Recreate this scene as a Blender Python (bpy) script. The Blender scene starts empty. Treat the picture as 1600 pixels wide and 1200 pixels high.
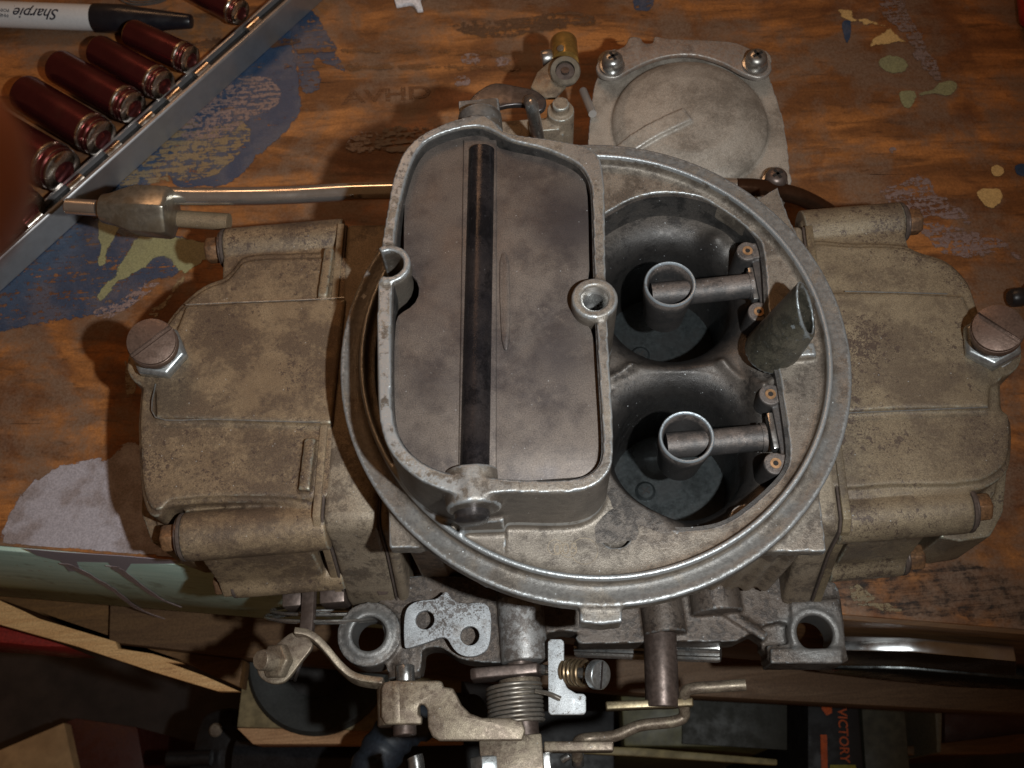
import bpy, bmesh, math, random
import numpy as np
from mathutils import Vector, Matrix
from mathutils.geometry import tessellate_polygon
rad = math.radians
SC = bpy.context.scene
COL = SC.collection
MM = 0.001                      # everything below is written in millimetres, bench top = height 0

# ------------------------------------------------------------------ camera
F_PX, TILT, NADX, HC = 1600.0, 24.0, 860.0, 263.0
_t = rad(TILT); _roll = math.asin((NADX-800)/(F_PX*math.tan(_t)))
_F = np.array([0, math.sin(_t), -math.cos(_t)])
_R0 = np.array([1., 0, 0]); _U0 = np.array([0, math.cos(_t), math.sin(_t)])
_R = math.cos(_roll)*_R0-math.sin(_roll)*_U0; _U = math.sin(_roll)*_R0+math.cos(_roll)*_U0
_d = _F+(929-800)/F_PX*_R-(564-600)/F_PX*_U
CAM = -_d*(HC/-_d[2])+np.array([0, 0, 80.]); CAM[2] = 80+HC
def W(px, py, z):
    d = _F+(px-800)/F_PX*_R-(py-600)/F_PX*_U
    k = (z-CAM[2])/d[2]
    return (float(CAM[0]+d[0]*k), float(CAM[1]+d[1]*k))
def W3(px, py, z):
    p = W(px, py, z); return (p[0], p[1], float(z))
cd = bpy.data.cameras.new('camera'); cam = bpy.data.objects.new('camera', cd); COL.objects.link(cam)
cd.sensor_width = 36; cd.lens = 36*F_PX/1600; cd.clip_start = 0.005; cd.clip_end = 20
cam.matrix_world = Matrix(((_R[0], _U[0], -_F[0], CAM[0]*MM), (_R[1], _U[1], -_F[1], CAM[1]*MM), (_R[2], _U[2], -_F[2], CAM[2]*MM), (0, 0, 0, 1)))
cd.dof.use_dof = True; cd.dof.focus_distance = 0.285; cd.dof.aperture_fstop = 33
SC.camera = cam

# ------------------------------------------------------------------ light: camera flash, warm room light
wd = bpy.data.worlds.new('World'); SC.world = wd; wd.use_nodes = True
bg = wd.node_tree.nodes['Background']; bg.inputs[0].default_value = (1.0, 0.50, 0.22, 1); bg.inputs[1].default_value = 0.062
def lamp(name, kind, loc, energy, color, size=None, target=None, **kw):
    l = bpy.data.lights.new(name, kind); l.energy = energy; l.color = color
    o = bpy.data.objects.new(name, l); COL.objects.link(o); o.location = [v*MM for v in loc]
    if kind == 'AREA': l.shape = 'RECTANGLE'; l.size = size[0]*MM; l.size_y = size[1]*MM
    elif size: l.shadow_soft_size = size*MM
    if target is not None:
        o.rotation_euler = (Vector(target)-Vector(loc)).to_track_quat('-Z', 'Y').to_euler()
    for k, v in kw.items(): setattr(l, k, v)
    return o
lamp('camera_flash', 'SPOT', (CAM[0]+66, CAM[1]-8, CAM[2]+4), 4.4, (0.95, 0.985, 0.985), 4.0, (-50, 38, 40), spot_size=rad(84), spot_blend=1.0)
lamp('ceiling_lamp', 'AREA', (-250, 1100, 1300), 3.0, (1.0, 0.55, 0.28), (700, 250), (0, 0, 0))
SC.view_settings.view_transform = 'Standard'; SC.view_settings.look = 'None'
SC.view_settings.exposure = 0.0; SC.view_settings.gamma = 1.0

# ------------------------------------------------------------------ mesh helpers
def crom(pts, n=6, closed=True):
    P = [np.array(p, float) for p in pts]; N = len(P); out = []
    for i in range(N if closed else N-1):
        if closed: p0, p1, p2, p3 = P[i-1], P[i], P[(i+1) % N], P[(i+2) % N]
        else: p0, p1, p2, p3 = P[max(i-1, 0)], P[i], P[i+1], P[min(i+2, N-1)]
        for k in range(n):
            t = k/n
            out.append(0.5*((2*p1)+(-p0+p2)*t+(2*p0-5*p1+4*p2-p3)*t*t+(-p0+3*p1-3*p2+p3)*t**3))
    if not closed: out.append(P[-1])
    return [tuple(float(c) for c in p) for p in out]
def pxo(pts, z): return [W(p[0], p[1], z) for p in pts]
def circ(cx, cy, r, n=48, a0=0, a1=360):
    full = abs(a1-a0) >= 360
    return [(cx+r*math.cos(rad(a0+(a1-a0)*i/(n if full else n-1))), cy+r*math.sin(rad(a0+(a1-a0)*i/(n if full else n-1)))) for i in range(n)]
def frame(axis, up=None):
    a = Vector(axis).normalized(); u = Vector(up) if up else (Vector((0, 0, 1)) if abs(a.z) < .9 else Vector((0, 1, 0)))
    x = u.cross(a).normalized(); y = a.cross(x); return x, y, a
class MB:
    def __init__(s): s.v = []; s.f = []
    def add(s, vs, fs):
        o = len(s.v); s.v += [tuple(float(c) for c in v) for v in vs]; s.f += [tuple(i+o for i in f) for f in fs]; return s
    def prism(s, outer, z0, z1, holes=(), T=None, draft=None):
        loops = [list(outer)]+[list(h) for h in holes]
        vs = []; fs = []; n = sum(len(l) for l in loops)
        z1f = z1 if callable(z1) else (lambda x, y: z1); z0f = z0 if callable(z0) else (lambda x, y: z0)
        flat = [p for l in loops for p in l]
        top = [(p[0], p[1], z1f(*p)) for p in flat]
        if draft:
            c = np.mean(np.array(loops[0]), 0); bot = [(c[0]+(p[0]-c[0])*draft, c[1]+(p[1]-c[1])*draft, z0f(*p)) for p in flat]
        else: bot = [(p[0], p[1], z0f(*p)) for p in flat]
        vs = top+bot
        if holes:
            tris = tessellate_polygon([[Vector((p[0], p[1], 0)) for p in l] for l in loops])
        else: tris = [tuple(range(n))]
        area = sum(outer[i-1][0]*outer[i][1]-outer[i][0]*outer[i-1][1] for i in range(len(outer)))
        for t in tris:
            t = tuple(t)
            fs.append(t); fs.append(tuple(i+n for i in reversed(t)))
        k = 0
        for l in loops:
            m = len(l)
            for i in range(m):
                a, b = k+i, k+(i+1) % m
                fs.append((a, a+n, b+n, b))
            k += m
        if T is not None:
            x, y, a, o = T
            vs = [tuple(Vector(o)+x*v[0]+y*v[1]+a*v[2]) for v in vs]
        return s.add(vs, fs)
    def cyl(s, p0, p1, r0, r1=None, n=32):
        return s.lathe([(r0, 0), (r1 if r1 is not None else r0, (Vector(p1)-Vector(p0)).length)], p0, Vector(p1)-Vector(p0), n)
    def lathe(s, prof, p0, axis, n=40, up=None, closed=True, a=None):
        x, y, ax = frame(axis, up); p0 = Vector(p0); vs = []; fs = []
        for r, h in prof:
            for i in range(n):
                t = 2*math.pi*i/n; vs.append(p0+ax*h+x*(r*math.cos(t))+y*(r*math.sin(t)))
        m = len(prof)
        for j in range(m-1):
            for i in range(n):
                fs.append((j*n+i, j*n+(i+1) % n, (j+1)*n+(i+1) % n, (j+1)*n+i))
        if closed: fs.append(tuple(reversed(range(n)))); fs.append(tuple(range((m-1)*n, m*n)))
        return s.add(vs, fs)
    def ringlathe(s, prof, p0, axis, n=64, up=None):   # closed profile loop (annular solid)
        x, y, ax = frame(axis, up); p0 = Vector(p0); vs = []; fs = []; m = len(prof)
        for r, h in prof:
            for i in range(n):
                t = 2*math.pi*i/n; vs.append(p0+ax*h+x*(r*math.cos(t))+y*(r*math.sin(t)))
        for j in range(m):
            k = (j+1) % m
            for i in range(n): fs.append((j*n+i, j*n+(i+1) % n, k*n+(i+1) % n, k*n+i))
        return s.add(vs, fs)
    def box(s, c, size, rot=(0, 0, 0)):
        from mathutils import Euler
        R = Euler([rad(a) for a in rot]).to_matrix(); c = Vector(c); h = [d/2 for d in size]
        vs = [c+R@Vector((sx*h[0], sy*h[1], sz*h[2])) for sx in (-1, 1) for sy in (-1, 1) for sz in (-1, 1)]
        return s.add(vs, [(0, 1, 3, 2), (4, 6, 7, 5), (0, 4, 5, 1), (2, 3, 7, 6), (0, 2, 6, 4), (1, 5, 7, 3)])
    def tube(s, path, r, n=16, closed=True):
        P = [Vector(p) for p in path]; vs = []; fs = []; m = len(P)
        prev = None
        for j in range(m):
            d = (P[min(j+1, m-1)]-P[max(j-1, 0)]).normalized()
            if prev is None: x, y, _ = frame(d)
            else:
                x = (prev-d*prev.dot(d)).normalized(); y = d.cross(x)
            prev = x; rr = r[j] if isinstance(r, (list, tuple)) else r
            for i in range(n):
                t = 2*math.pi*i/n; vs.append(P[j]+x*(rr*math.cos(t))+y*(rr*math.sin(t)))
        for j in range(m-1):
            for i in range(n): fs.append((j*n+i, j*n+(i+1) % n, (j+1)*n+(i+1) % n, (j+1)*n+i))
        if closed: fs.append(tuple(reversed(range(n)))); fs.append(tuple(range((m-1)*n, m*n)))
        return s.add(vs, fs)
    def strip(s, path, width, thick, up):            # flat bar swept along a path
        P = [Vector(p) for p in path]; m = len(P); vs = []; fs = []; u = Vector(up).normalized()
        for j in range(m):
            d = (P[min(j+1, m-1)]-P[max(j-1, 0)]).normalized(); nrm = d.cross(u).normalized()
            for a, b in ((1, 1), (1, -1), (-1, -1), (-1, 1)):
                vs.append(P[j]+u*(a*width/2)+nrm*(b*thick/2))
        for j in range(m-1):
            for i in range(4): fs.append((j*4+i, j*4+(i+1) % 4, (j+1)*4+(i+1) % 4, (j+1)*4+i))
        fs += [(3, 2, 1, 0), tuple(range((m-1)*4, m*4))]
        return s.add(vs, fs)
def _link(name, me, mat, parent):
    o = bpy.data.objects.new(name, me); COL.objects.link(o)
    if mat:
        me.materials.clear(); me.materials.append(mat)
    if parent: o.parent = parent
    return o
def org(parent):
    w = Vector((0, 0, 0)); p = parent
    while p is not None: w += Vector(p.location); p = p.parent
    return w
def mk(name, mb, mat, parent=None, loc=None, bevel=0.0, seg=2, ang=32, vox=None, smooth=4, fact=.5, flat=False, sub=0, solid=None):
    """one mesh object; vox = melt the pieces together into one casting; bevel = rounded crisp edges"""
    o3 = Vector(loc)*MM if loc is not None else Vector((0, 0, 0))
    base = org(parent)+o3
    me = bpy.data.meshes.new(name)
    me.from_pydata([(v[0]*MM-base.x, v[1]*MM-base.y, v[2]*MM-base.z) for v in mb.v], [], mb.f)
    bm = bmesh.new(); bm.from_mesh(me); bmesh.ops.recalc_face_normals(bm, faces=bm.faces); bm.to_mesh(me); bm.free()
    if vox or bevel or sub or solid:
        t = bpy.data.objects.new('tmp', me); COL.objects.link(t)
        if solid:
            m = t.modifiers.new('s', 'SOLIDIFY'); m.thickness = solid*MM; m.offset = -1
        if vox:
            m = t.modifiers.new('r', 'REMESH'); m.mode = 'VOXEL'; m.voxel_size = vox*MM; m.adaptivity = 0
            if smooth: m = t.modifiers.new('m', 'SMOOTH'); m.iterations = smooth; m.factor = fact
        if bevel:
            m = t.modifiers.new('b', 'BEVEL'); m.width = bevel*MM; m.segments = seg; m.limit_method = 'ANGLE'; m.angle_limit = rad(ang); m.harden_normals = False
        if sub:
            m = t.modifiers.new('u', 'SUBSURF'); m.levels = sub; m.render_levels = sub
        dg = bpy.context.evaluated_depsgraph_get(); dg.update()
        me2 = bpy.data.meshes.new_from_object(t.evaluated_get(dg)); me2.name = name
        bpy.data.objects.remove(t); bpy.data.meshes.remove(me); me = me2
    if not flat:
        me.polygons.foreach_set('use_smooth', [True]*len(me.polygons))
        if not vox: me.set_sharp_from_angle(angle=rad(ang+6))
    o = _link(name, me, mat, parent); o.location = o3
    return o
def thing(name, label, cat, loc=(0, 0, 0), group=None):
    o = bpy.data.objects.new(name, None); COL.objects.link(o); o.location = [v*MM for v in loc]; o.empty_display_size = .02
    o['label'] = label; o['category'] = cat
    if group: o['group'] = group
    return o
def tag(o, label, cat, group=None):
    o['label'] = label; o['category'] = cat
    if group: o['group'] = group
    return o
def dup(o, parent=None):
    c = o.copy(); COL.objects.link(c); c.parent = parent
    for ch in o.children: dup(ch, c)
    return c

# ------------------------------------------------------------------ materials
class NT:
    def __init__(s, name):
        s.m = bpy.data.materials.new(name); s.m.use_nodes = True; s.t = s.m.node_tree; s.n = s.t.nodes; s.l = s.t.links
        s.b = s.n['Principled BSDF']; tc = s.n.new('ShaderNodeTexCoord'); mp = s.n.new('ShaderNodeMapping')
        mp.inputs['Scale'].default_value = (1000, 1000, 1000); s.l.new(tc.outputs['Object'], mp.inputs[0]); s.co = mp.outputs[0]
    def noise(s, scale, detail=6, rough=.6, dist=0, co=None, off=None, stretch=None):
        n = s.n.new('ShaderNodeTexNoise'); n.inputs['Scale'].default_value = scale; n.inputs['Detail'].default_value = detail
        n.inputs['Roughness'].default_value = rough; n.inputs['Distortion'].default_value = dist
        c = co or s.co
        if off or stretch:
            m = s.n.new('ShaderNodeMapping'); s.l.new(c, m.inputs[0])
            if off: m.inputs['Location'].default_value = off
            if stretch: m.inputs['Scale'].default_value = stretch
            c = m.outputs[0]
        s.l.new(c, n.inputs['Vector']); return n.outputs['Fac']
    def ramp(s, fac, a, b, ca=0., cb=1.):
        r = s.n.new('ShaderNodeMapRange'); r.inputs['From Min'].default_value = a; r.inputs['From Max'].default_value = b
        r.inputs['To Min'].default_value = ca; r.inputs['To Max'].default_value = cb; r.interpolation_type = 'SMOOTHSTEP'
        s.l.new(fac, r.inputs['Value']); return r.outputs[0]
    def mix(s, fac, c1, c2, mode='MIX'):
        m = s.n.new('ShaderNodeMix'); m.data_type = 'RGBA'; m.blend_type = mode
        for k, v in ((0, fac), (6, c1), (7, c2)):
            if isinstance(v, (int, float)): m.inputs[k].default_value = v
            elif isinstance(v, (tuple, list)): m.inputs[k].default_value = (*v, 1) if len(v) == 3 else v
            else: s.l.new(v, m.inputs[k])
        return m.outputs[2]
    def math(s, op, a, b=0.):
        m = s.n.new('ShaderNodeMath'); m.operation = op
        for k, v in ((0, a), (1, b)):
            if isinstance(v, (int, float)): m.inputs[k].default_value = v
            else: s.l.new(v, m.inputs[k])
        return m.outputs[0]
    def axis(s, k):
        x = s.n.new('ShaderNodeSeparateXYZ'); s.l.new(s.co, x.inputs[0]); return x.outputs[k]
    def point(s):
        return s.n.new('ShaderNodeNewGeometry').outputs['Pointiness']
    def set(s, **kw):
        for k, v in kw.items():
            k = {'color': 'Base Color', 'rough': 'Roughness', 'metal': 'Metallic', 'spec': 'Specular IOR Level', 'coat': 'Coat Weight', 'coatr': 'Coat Roughness', 'alpha': 'Alpha'}[k]
            if isinstance(v, (int, float)): s.b.inputs[k].default_value = v
            elif isinstance(v, (tuple, list)): s.b.inputs[k].default_value = (*v, 1)
            else: s.l.new(v, s.b.inputs[k])
    def bump(s, h, dist=.1, strength=1.):
        b = s.n.new('ShaderNodeBump'); b.inputs['Distance'].default_value = dist*MM; b.inputs['Strength'].default_value = strength
        s.l.new(h, b.inputs['Height']); s.l.new(b.outputs[0], s.b.inputs['Normal'])
def cast_mat(name, base, dark, light, big=.06, med=.28, rough=.55, metal=.25, edge=None, edge_lo=.52, edge_hi=.58, speck=.5, bump=.12, darkamt=.75, lightamt=.6, off=0, spots=None, spotcol=None, wear_shine_z=None, barrels=None, dthr=.53, fine=.7, ring=None, dsoft=0., wearc=None, darkz=None):
    t = NT(name); mt = t.math
    o = (off, off*1.7, off*.6)
    a = t.noise(big, 8, .66, .5, off=o); b = t.noise(med, 7, .68, off=o); g = t.noise(3.0, 3, .7); f = t.noise(fine, 5, .68, off=o); a2 = t.noise(big*1.7, 6, .6, .4, off=(off+50, 3, off))
    col = t.mix(t.ramp(a, .36, .62, 0, lightamt), base, light)
    m = mt('ADD', mt('ADD', mt('MULTIPLY', b, .34), mt('MULTIPLY', f, .26)), mt('MULTIPLY', a2, .40))
    col = t.mix(t.ramp(m, dthr-.045-dsoft, dthr+.03+dsoft, 0, darkamt), col, dark)
    m2 = mt('ADD', mt('MULTIPLY', f, .6), mt('MULTIPLY', a, .4)); col = t.mix(t.ramp(m2, .57, .66, 0, lightamt*.8), col, tuple(min(1, v*1.22) for v in light))
    if spots is not None:
        cl = t.noise(.035, 4, .6, off=(off+8, 4, 4)); s1 = t.noise(spots*4, 4, .6, .2, off=(31+off, 7, 3)); s2 = t.noise(spots*1.3, 5, .62, .3, off=(3, 17+off, 5))
        col = t.mix(t.ramp(mt('ADD', s1, mt('MULTIPLY', mt('SUBTRACT', cl, .5), .7)), .60, .68, 0, .85), col, spotcol or dark)
        col = t.mix(t.ramp(mt('ADD', s2, mt('MULTIPLY', mt('SUBTRACT', cl, .5), .6)), .60, .66, 0, .8), col, spotcol or dark)
    col = t.mix(1.0, col, t.mix(t.ramp(g, .25, .75), (.62, .62, .62), (1.36, 1.36, 1.36)), 'MULTIPLY')
    for (z0, z1, amt) in (darkz or ()):  # mixes in the dark tone between two heights
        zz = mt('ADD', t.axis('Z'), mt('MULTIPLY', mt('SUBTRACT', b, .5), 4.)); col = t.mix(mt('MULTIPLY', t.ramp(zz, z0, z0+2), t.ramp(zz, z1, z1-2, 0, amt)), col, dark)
    rg = t.ramp(b, .4, .7, rough+.1, rough-.08); mv = metal
    if barrels:                                   # darker towards each given centre, with a ragged rim
        for (cx, cy, r0, r1, *ba) in barrels:
            x = mt('SUBTRACT', t.axis('X'), cx); y = mt('SUBTRACT', t.axis('Y'), cy); r = mt('SQRT', mt('ADD', mt('MULTIPLY', x, x), mt('MULTIPLY', y, y)))
            r = mt('ADD', r, mt('MULTIPLY', mt('SUBTRACT', mt('ADD', mt('MULTIPLY', b, .5), mt('MULTIPLY', f, .5)), .5), 8. if not ba else 22.)); col = t.mix(t.ramp(r, r1, r0, 0, ba[0] if ba else .9), col, dark)
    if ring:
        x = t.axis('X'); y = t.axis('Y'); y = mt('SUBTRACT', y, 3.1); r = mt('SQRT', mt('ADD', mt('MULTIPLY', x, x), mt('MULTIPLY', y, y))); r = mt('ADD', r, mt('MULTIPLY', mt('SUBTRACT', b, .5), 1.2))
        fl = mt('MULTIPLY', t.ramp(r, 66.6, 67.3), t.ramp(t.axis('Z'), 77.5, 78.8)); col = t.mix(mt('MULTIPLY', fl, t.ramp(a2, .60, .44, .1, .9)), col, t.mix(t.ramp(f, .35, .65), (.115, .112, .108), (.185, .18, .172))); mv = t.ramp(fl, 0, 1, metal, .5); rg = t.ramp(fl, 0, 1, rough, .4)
    if edge:
        e = t.ramp(mt('ADD', t.point(), mt('ADD', mt('MULTIPLY', mt('SUBTRACT', f, .5), .07), mt('MULTIPLY', mt('SUBTRACT', b, .5), .05))), .5+(edge_lo-.5)*.38, .5+(edge_hi-.5)*.42)
        if wearc:
            for (cx, cy, r0, r1) in wearc:
                x = mt('SUBTRACT', t.axis('X'), cx); y = mt('SUBTRACT', t.axis('Y'), cy); r = mt('SQRT', mt('ADD', mt('MULTIPLY', x, x), mt('MULTIPLY', y, y))); e = mt('MAXIMUM', e, t.ramp(mt('ADD', r, mt('MULTIPLY', mt('SUBTRACT', f, .5), 9.)), r1, r0, 0, .55))
        if wear_shine_z:
            for wz in wear_shine_z:  # worn metal by height, plus the lip's highlight put into colour
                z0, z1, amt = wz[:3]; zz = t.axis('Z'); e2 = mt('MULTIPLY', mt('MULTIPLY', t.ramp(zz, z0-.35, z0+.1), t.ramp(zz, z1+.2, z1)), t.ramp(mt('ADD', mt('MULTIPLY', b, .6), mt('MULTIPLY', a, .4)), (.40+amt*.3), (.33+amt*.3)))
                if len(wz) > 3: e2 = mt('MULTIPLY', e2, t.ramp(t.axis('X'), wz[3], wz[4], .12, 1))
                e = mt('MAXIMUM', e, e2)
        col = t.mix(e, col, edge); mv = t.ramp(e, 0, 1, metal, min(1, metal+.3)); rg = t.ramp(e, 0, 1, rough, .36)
    if speck:
        v = t.n.new('ShaderNodeTexVoronoi'); v.inputs['Scale'].default_value = .75; t.l.new(t.co, v.inputs['Vector'])
        sk = mt('MULTIPLY', t.ramp(v.outputs['Distance'], .16, .08), t.ramp(t.noise(.35, 4, .7, off=(9, 9, 9)), .57, .63))
        col = t.mix(mt('MULTIPLY', sk, speck), col, (.70, .74, .76))
    t.set(color=col, rough=rg, metal=mv)
    t.bump(mt('ADD', mt('MULTIPLY', g, .5), mt('ADD', f, b)), bump)
    return t.m
def plain_mat(name, c, rough=.5, metal=0., bump=.03, var=.25, scale=.8, spec=.5, dirt=None, dirtamt=.6, coat=0.):
    t = NT(name); a = t.noise(scale, 5, .6); b = t.noise(scale*.18, 5, .6, off=(4, 5, 6))
    col = t.mix(1., c, t.mix(t.ramp(a, .3, .7), (1-var,)*3, (1+var,)*3), 'MULTIPLY')
    if dirt: col = t.mix(t.ramp(b, .48, .62, 0, dirtamt), col, dirt)
    t.set(color=col, rough=t.ramp(b, .35, .65, max(.04, rough-.08), min(1, rough+.12)), metal=metal, spec=spec, coat=coat)
    t.bump(a, bump); return t.m
M = {}
M['horn'] = cast_mat('cast_air_horn', (.19, .160, .132), (.07, .057, .047), (.285, .25, .205), .05, .3, .44, .35, (.40, .42, .43), .545, .61, .9, off=11, wear_shine_z=[(82.0, 84.2, .62), (109.2, 112, .5, -30, -48)], dsoft=.02, darkz=[(83.5, 109.5, .62)], darkamt=.75, ring=True)
M['soot'] = cast_mat('sooty_wall', (.045, .043, .042), (.02, .02, .02), (.10, .088, .078), .08, .3, .5, .3, None, speck=.7, off=12)
M['funnel0'] = cast_mat('cast_funnel', (.19, .16, .14), (.028, .027, .028), (.26, .22, .185), .05, .25, .42, .35, None, speck=.9, darkamt=.7, off=5, barrels=[])
M['bowlL'] = cast_mat('cast_bowl_tan', (.195, .136, .083), (.085, .058, .042), (.33, .245, .15), .03, .13, .52, .22, (.36, .34, .27), .57, .64, .5, darkamt=.75, off=21, spots=.45, spotcol=(.07, .046, .036), dthr=.512, dsoft=.02)
M['bowlR'] = cast_mat('cast_bowl_olive', (.195, .150, .097), (.095, .068, .05), (.31, .25, .165), .03, .13, .52, .22, (.36, .36, .29), .57, .64, .5, darkamt=.65, off=47, spots=.45, spotcol=(.075, .052, .042), dthr=.52, dsoft=.028)
M['block'] = cast_mat('cast_block', (.25, .195, .14), (.10, .075, .058), (.35, .295, .225), .05, .25, .58, .15, (.4, .4, .36), .56, .62, .4, off=8)
M['blockflat'] = cast_mat('cast_block_flat', (.22, .172, .122), (.09, .068, .052), (.33, .275, .205), .05, .25, .5, .22, None, speck=.4, off=8)
M['base'] = cast_mat('cast_base_dirty', (.095, .068, .054), (.038, .030, .026), (.17, .145, .13), .07, .35, .48, .3, (.42, .44, .46), .57, .64, .8, off=14, wear_shine_z=[(16.6, 18, .3)])
M['vac'] = cast_mat('cast_vacuum_cover', (.32, .28, .235), (.14, .118, .095), (.43, .385, .33), .040, .10, .48, .2, (.46, .44, .42), .56, .62, .5, darkamt=.7, off=2, dthr=.53, dsoft=.05)
M['plate'] = cast_mat('choke_plate_steel', (.165, .137, .125), (.05, .043, .048), (.225, .18, .145), .030, .07, .46, .35, None, speck=1.0, darkamt=.85, lightamt=.6, off=33, bump=.05, fine=.18, dthr=.52, dsoft=.05)
M['gasket'] = plain_mat('gasket', (.07, .05, .04), .8, 0, .05)
M['black'] = plain_mat('black_gap', (.012, .010, .009), .7, 0)
M['throttle'] = plain_mat('throttle_disc_steel', (.045, .052, .054), .35, .6, .03, dirt=(.03, .03, .03))
M['zinc'] = cast_mat('zinc_plate', (.40, .42, .44), (.20, .18, .165), (.55, .58, .60), .12, .5, .55, .15, None, speck=.2, bump=.03, darkamt=.6, spots=.5, spotcol=(.10, .08, .07), dthr=.55)
M['zincbright'] = cast_mat('zinc_bright', (.66, .70, .73), (.35, .35, .35), (.80, .83, .85), .12, .5, .5, .2, None, speck=.2, bump=.03, darkamt=.35, spots=.45, spotcol=(.16, .13, .11))
M['lever'] = cast_mat('lever_plated', (.21, .165, .125), (.13, .095, .07), (.38, .325, .235), .12, .5, .42, .5, None, speck=.6, bump=.05, off=6, dsoft=.03)
M['steel'] = plain_mat('steel_worn', (.46, .46, .45), .30, .9, .02, .2, .9, dirt=(.2, .16, .12), dirtamt=.5)
M['darksteel'] = plain_mat('steel_dark', (.11, .10, .10), .34, .8, .02, .25, .8, dirt=(.07, .05, .04))
M['brownsteel'] = plain_mat('steel_brown', (.135, .102, .088), .45, .6, .03, .25, .8, dirt=(.07, .045, .035))
M['rusty'] = plain_mat('rusty_bolt', (.20, .105, .05), .6, .35, .08, .35, 1.2, dirt=(.07, .04, .025))
M['screwtop'] = plain_mat('screw_brown', (.17, .115, .09), .38, .55, .03, .2, 1.5, dirt=(.13, .08, .06))
M['nutzinc'] = plain_mat('nut_zinc', (.42, .45, .46), .33, .8, .03, .2, .9, dirt=(.22, .2, .17), dirtamt=.6)
M['chrome'] = plain_mat('chrome_tube', (.80, .78, .74), .19, .9, .005, .05, .3, dirt=(.45, .33, .22), dirtamt=.4)
M['nickel'] = plain_mat('nickel_nut', (.33, .30, .245), .33, .75, .02, .2, .5, dirt=(.22, .17, .11), dirtamt=.7)
M['brass'] = plain_mat('brass_fitting', (.42, .25, .07), .35, .7, .02, .2, .5, dirt=(.3, .2, .08))
M['jet'] = plain_mat('brass_jet', (.5, .30, .16), .4, .7, .02)
M['booster'] = cast_mat('booster_cast', (.135, .115, .105), (.030, .030, .031), (.19, .158, .14), .09, .3, .5, .22, (.36, .41, .45), 3, 4, .7, darkamt=.7, off=17, wear_shine_z=[(79.25, 79.9, .75)], darkz=[(40, 77.6, .8)])
M['springb'] = plain_mat('spring_bronze', (.30, .22, .13), .35, .8, .01, .15, .8, dirt=(.15, .09, .05))
M['goldz'] = plain_mat('yellow_zinc', (.24, .195, .12), .38, .7, .02, .25, .9, dirt=(.16, .11, .06))
# ------------------------------------------------------------------ CARBURETOR
carb = thing('carburetor', 'large dirty grey and tan four barrel carburetor lying on the edge of the workbench', 'carburetor', (0, 0, 0))
Z0 = 80.0; ZR = 110.0
# ---- air horn casting (ring flange, lip, floor, choke tower walls)
tower_out = [(787, 207), (840, 214), (900, 224), (926, 234), (940, 252), (945, 300), (946, 400), (948, 470), (952, 560), (957, 640), (958, 715), (950, 738), (932, 757), (900, 768), (850, 770), (785, 768),
             (740, 776), (700, 768), (655, 750), (622, 722), (602, 692), (592, 650), (589, 590), (589, 500), (591, 437), (597, 375), (604, 335), (612, 288), (624, 250), (646, 218), (686, 196), (720, 184), (752, 178), (775, 190)]
tower_in = [(775, 206), (800, 220), (840, 228), (880, 243), (906, 257), (921, 280), (926, 310), (928, 400), (931, 470), (935, 560), (940, 640), (943, 705), (936, 728), (918, 743), (890, 750), (840, 751), (785, 748),
            (745, 744), (705, 741), (665, 727), (636, 704), (619, 675), (612, 640), (611, 590), (611, 500), (613, 450), (616, 375), (622, 330), (632, 288), (644, 250), (662, 222), (690, 208), (720, 199), (750, 196)]
def lap(P, it=3):
    P = np.array(P)
    for _ in range(it): P = P*.5+(np.roll(P, 1, 0)+np.roll(P, -1, 0))*.25
    return [tuple(p) for p in P.tolist()]
t_out = lap(crom(pxo(tower_out, ZR), 4), 3); t_in = lap(crom(pxo(tower_in, ZR), 4), 3)
recess = [(930, 345), (944, 335), (971, 318), (1004, 304), (1043, 300), (1076, 303), (1114, 313), (1147, 332), (1175, 357), (1189, 376), (1194, 398), (1198, 436), (1200, 480), (1204, 530), (1212, 562), (1219, 590), (1228, 650), (1235, 700), (1232, 731),
          (1212, 757), (1178, 788), (1147, 811), (1116, 824), (1069, 829), (1030, 824), (988, 806), (950, 775), (925, 735), (915, 650), (915, 500), (915, 400)]
rec = lap(crom(pxo(recess, 79), 3), 3)
h = MB()
h.ringlathe([(62.5, 72.5), (71.7, 72.5), (72.4, 74), (72.5, 79.0), (72.1, 79.5), (71.3, 79.4), (70, 79.0), (68, 78.7), (67.0, 78.9), (66.5, 79.4), (66.4, 82.8), (66.1, 83.2), (65.2, 83.2), (64.9, 82.8), (64.6, 79.4), (62.5, 79)], (0, 3.1, 0), (0, 0, 1), 220)
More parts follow.
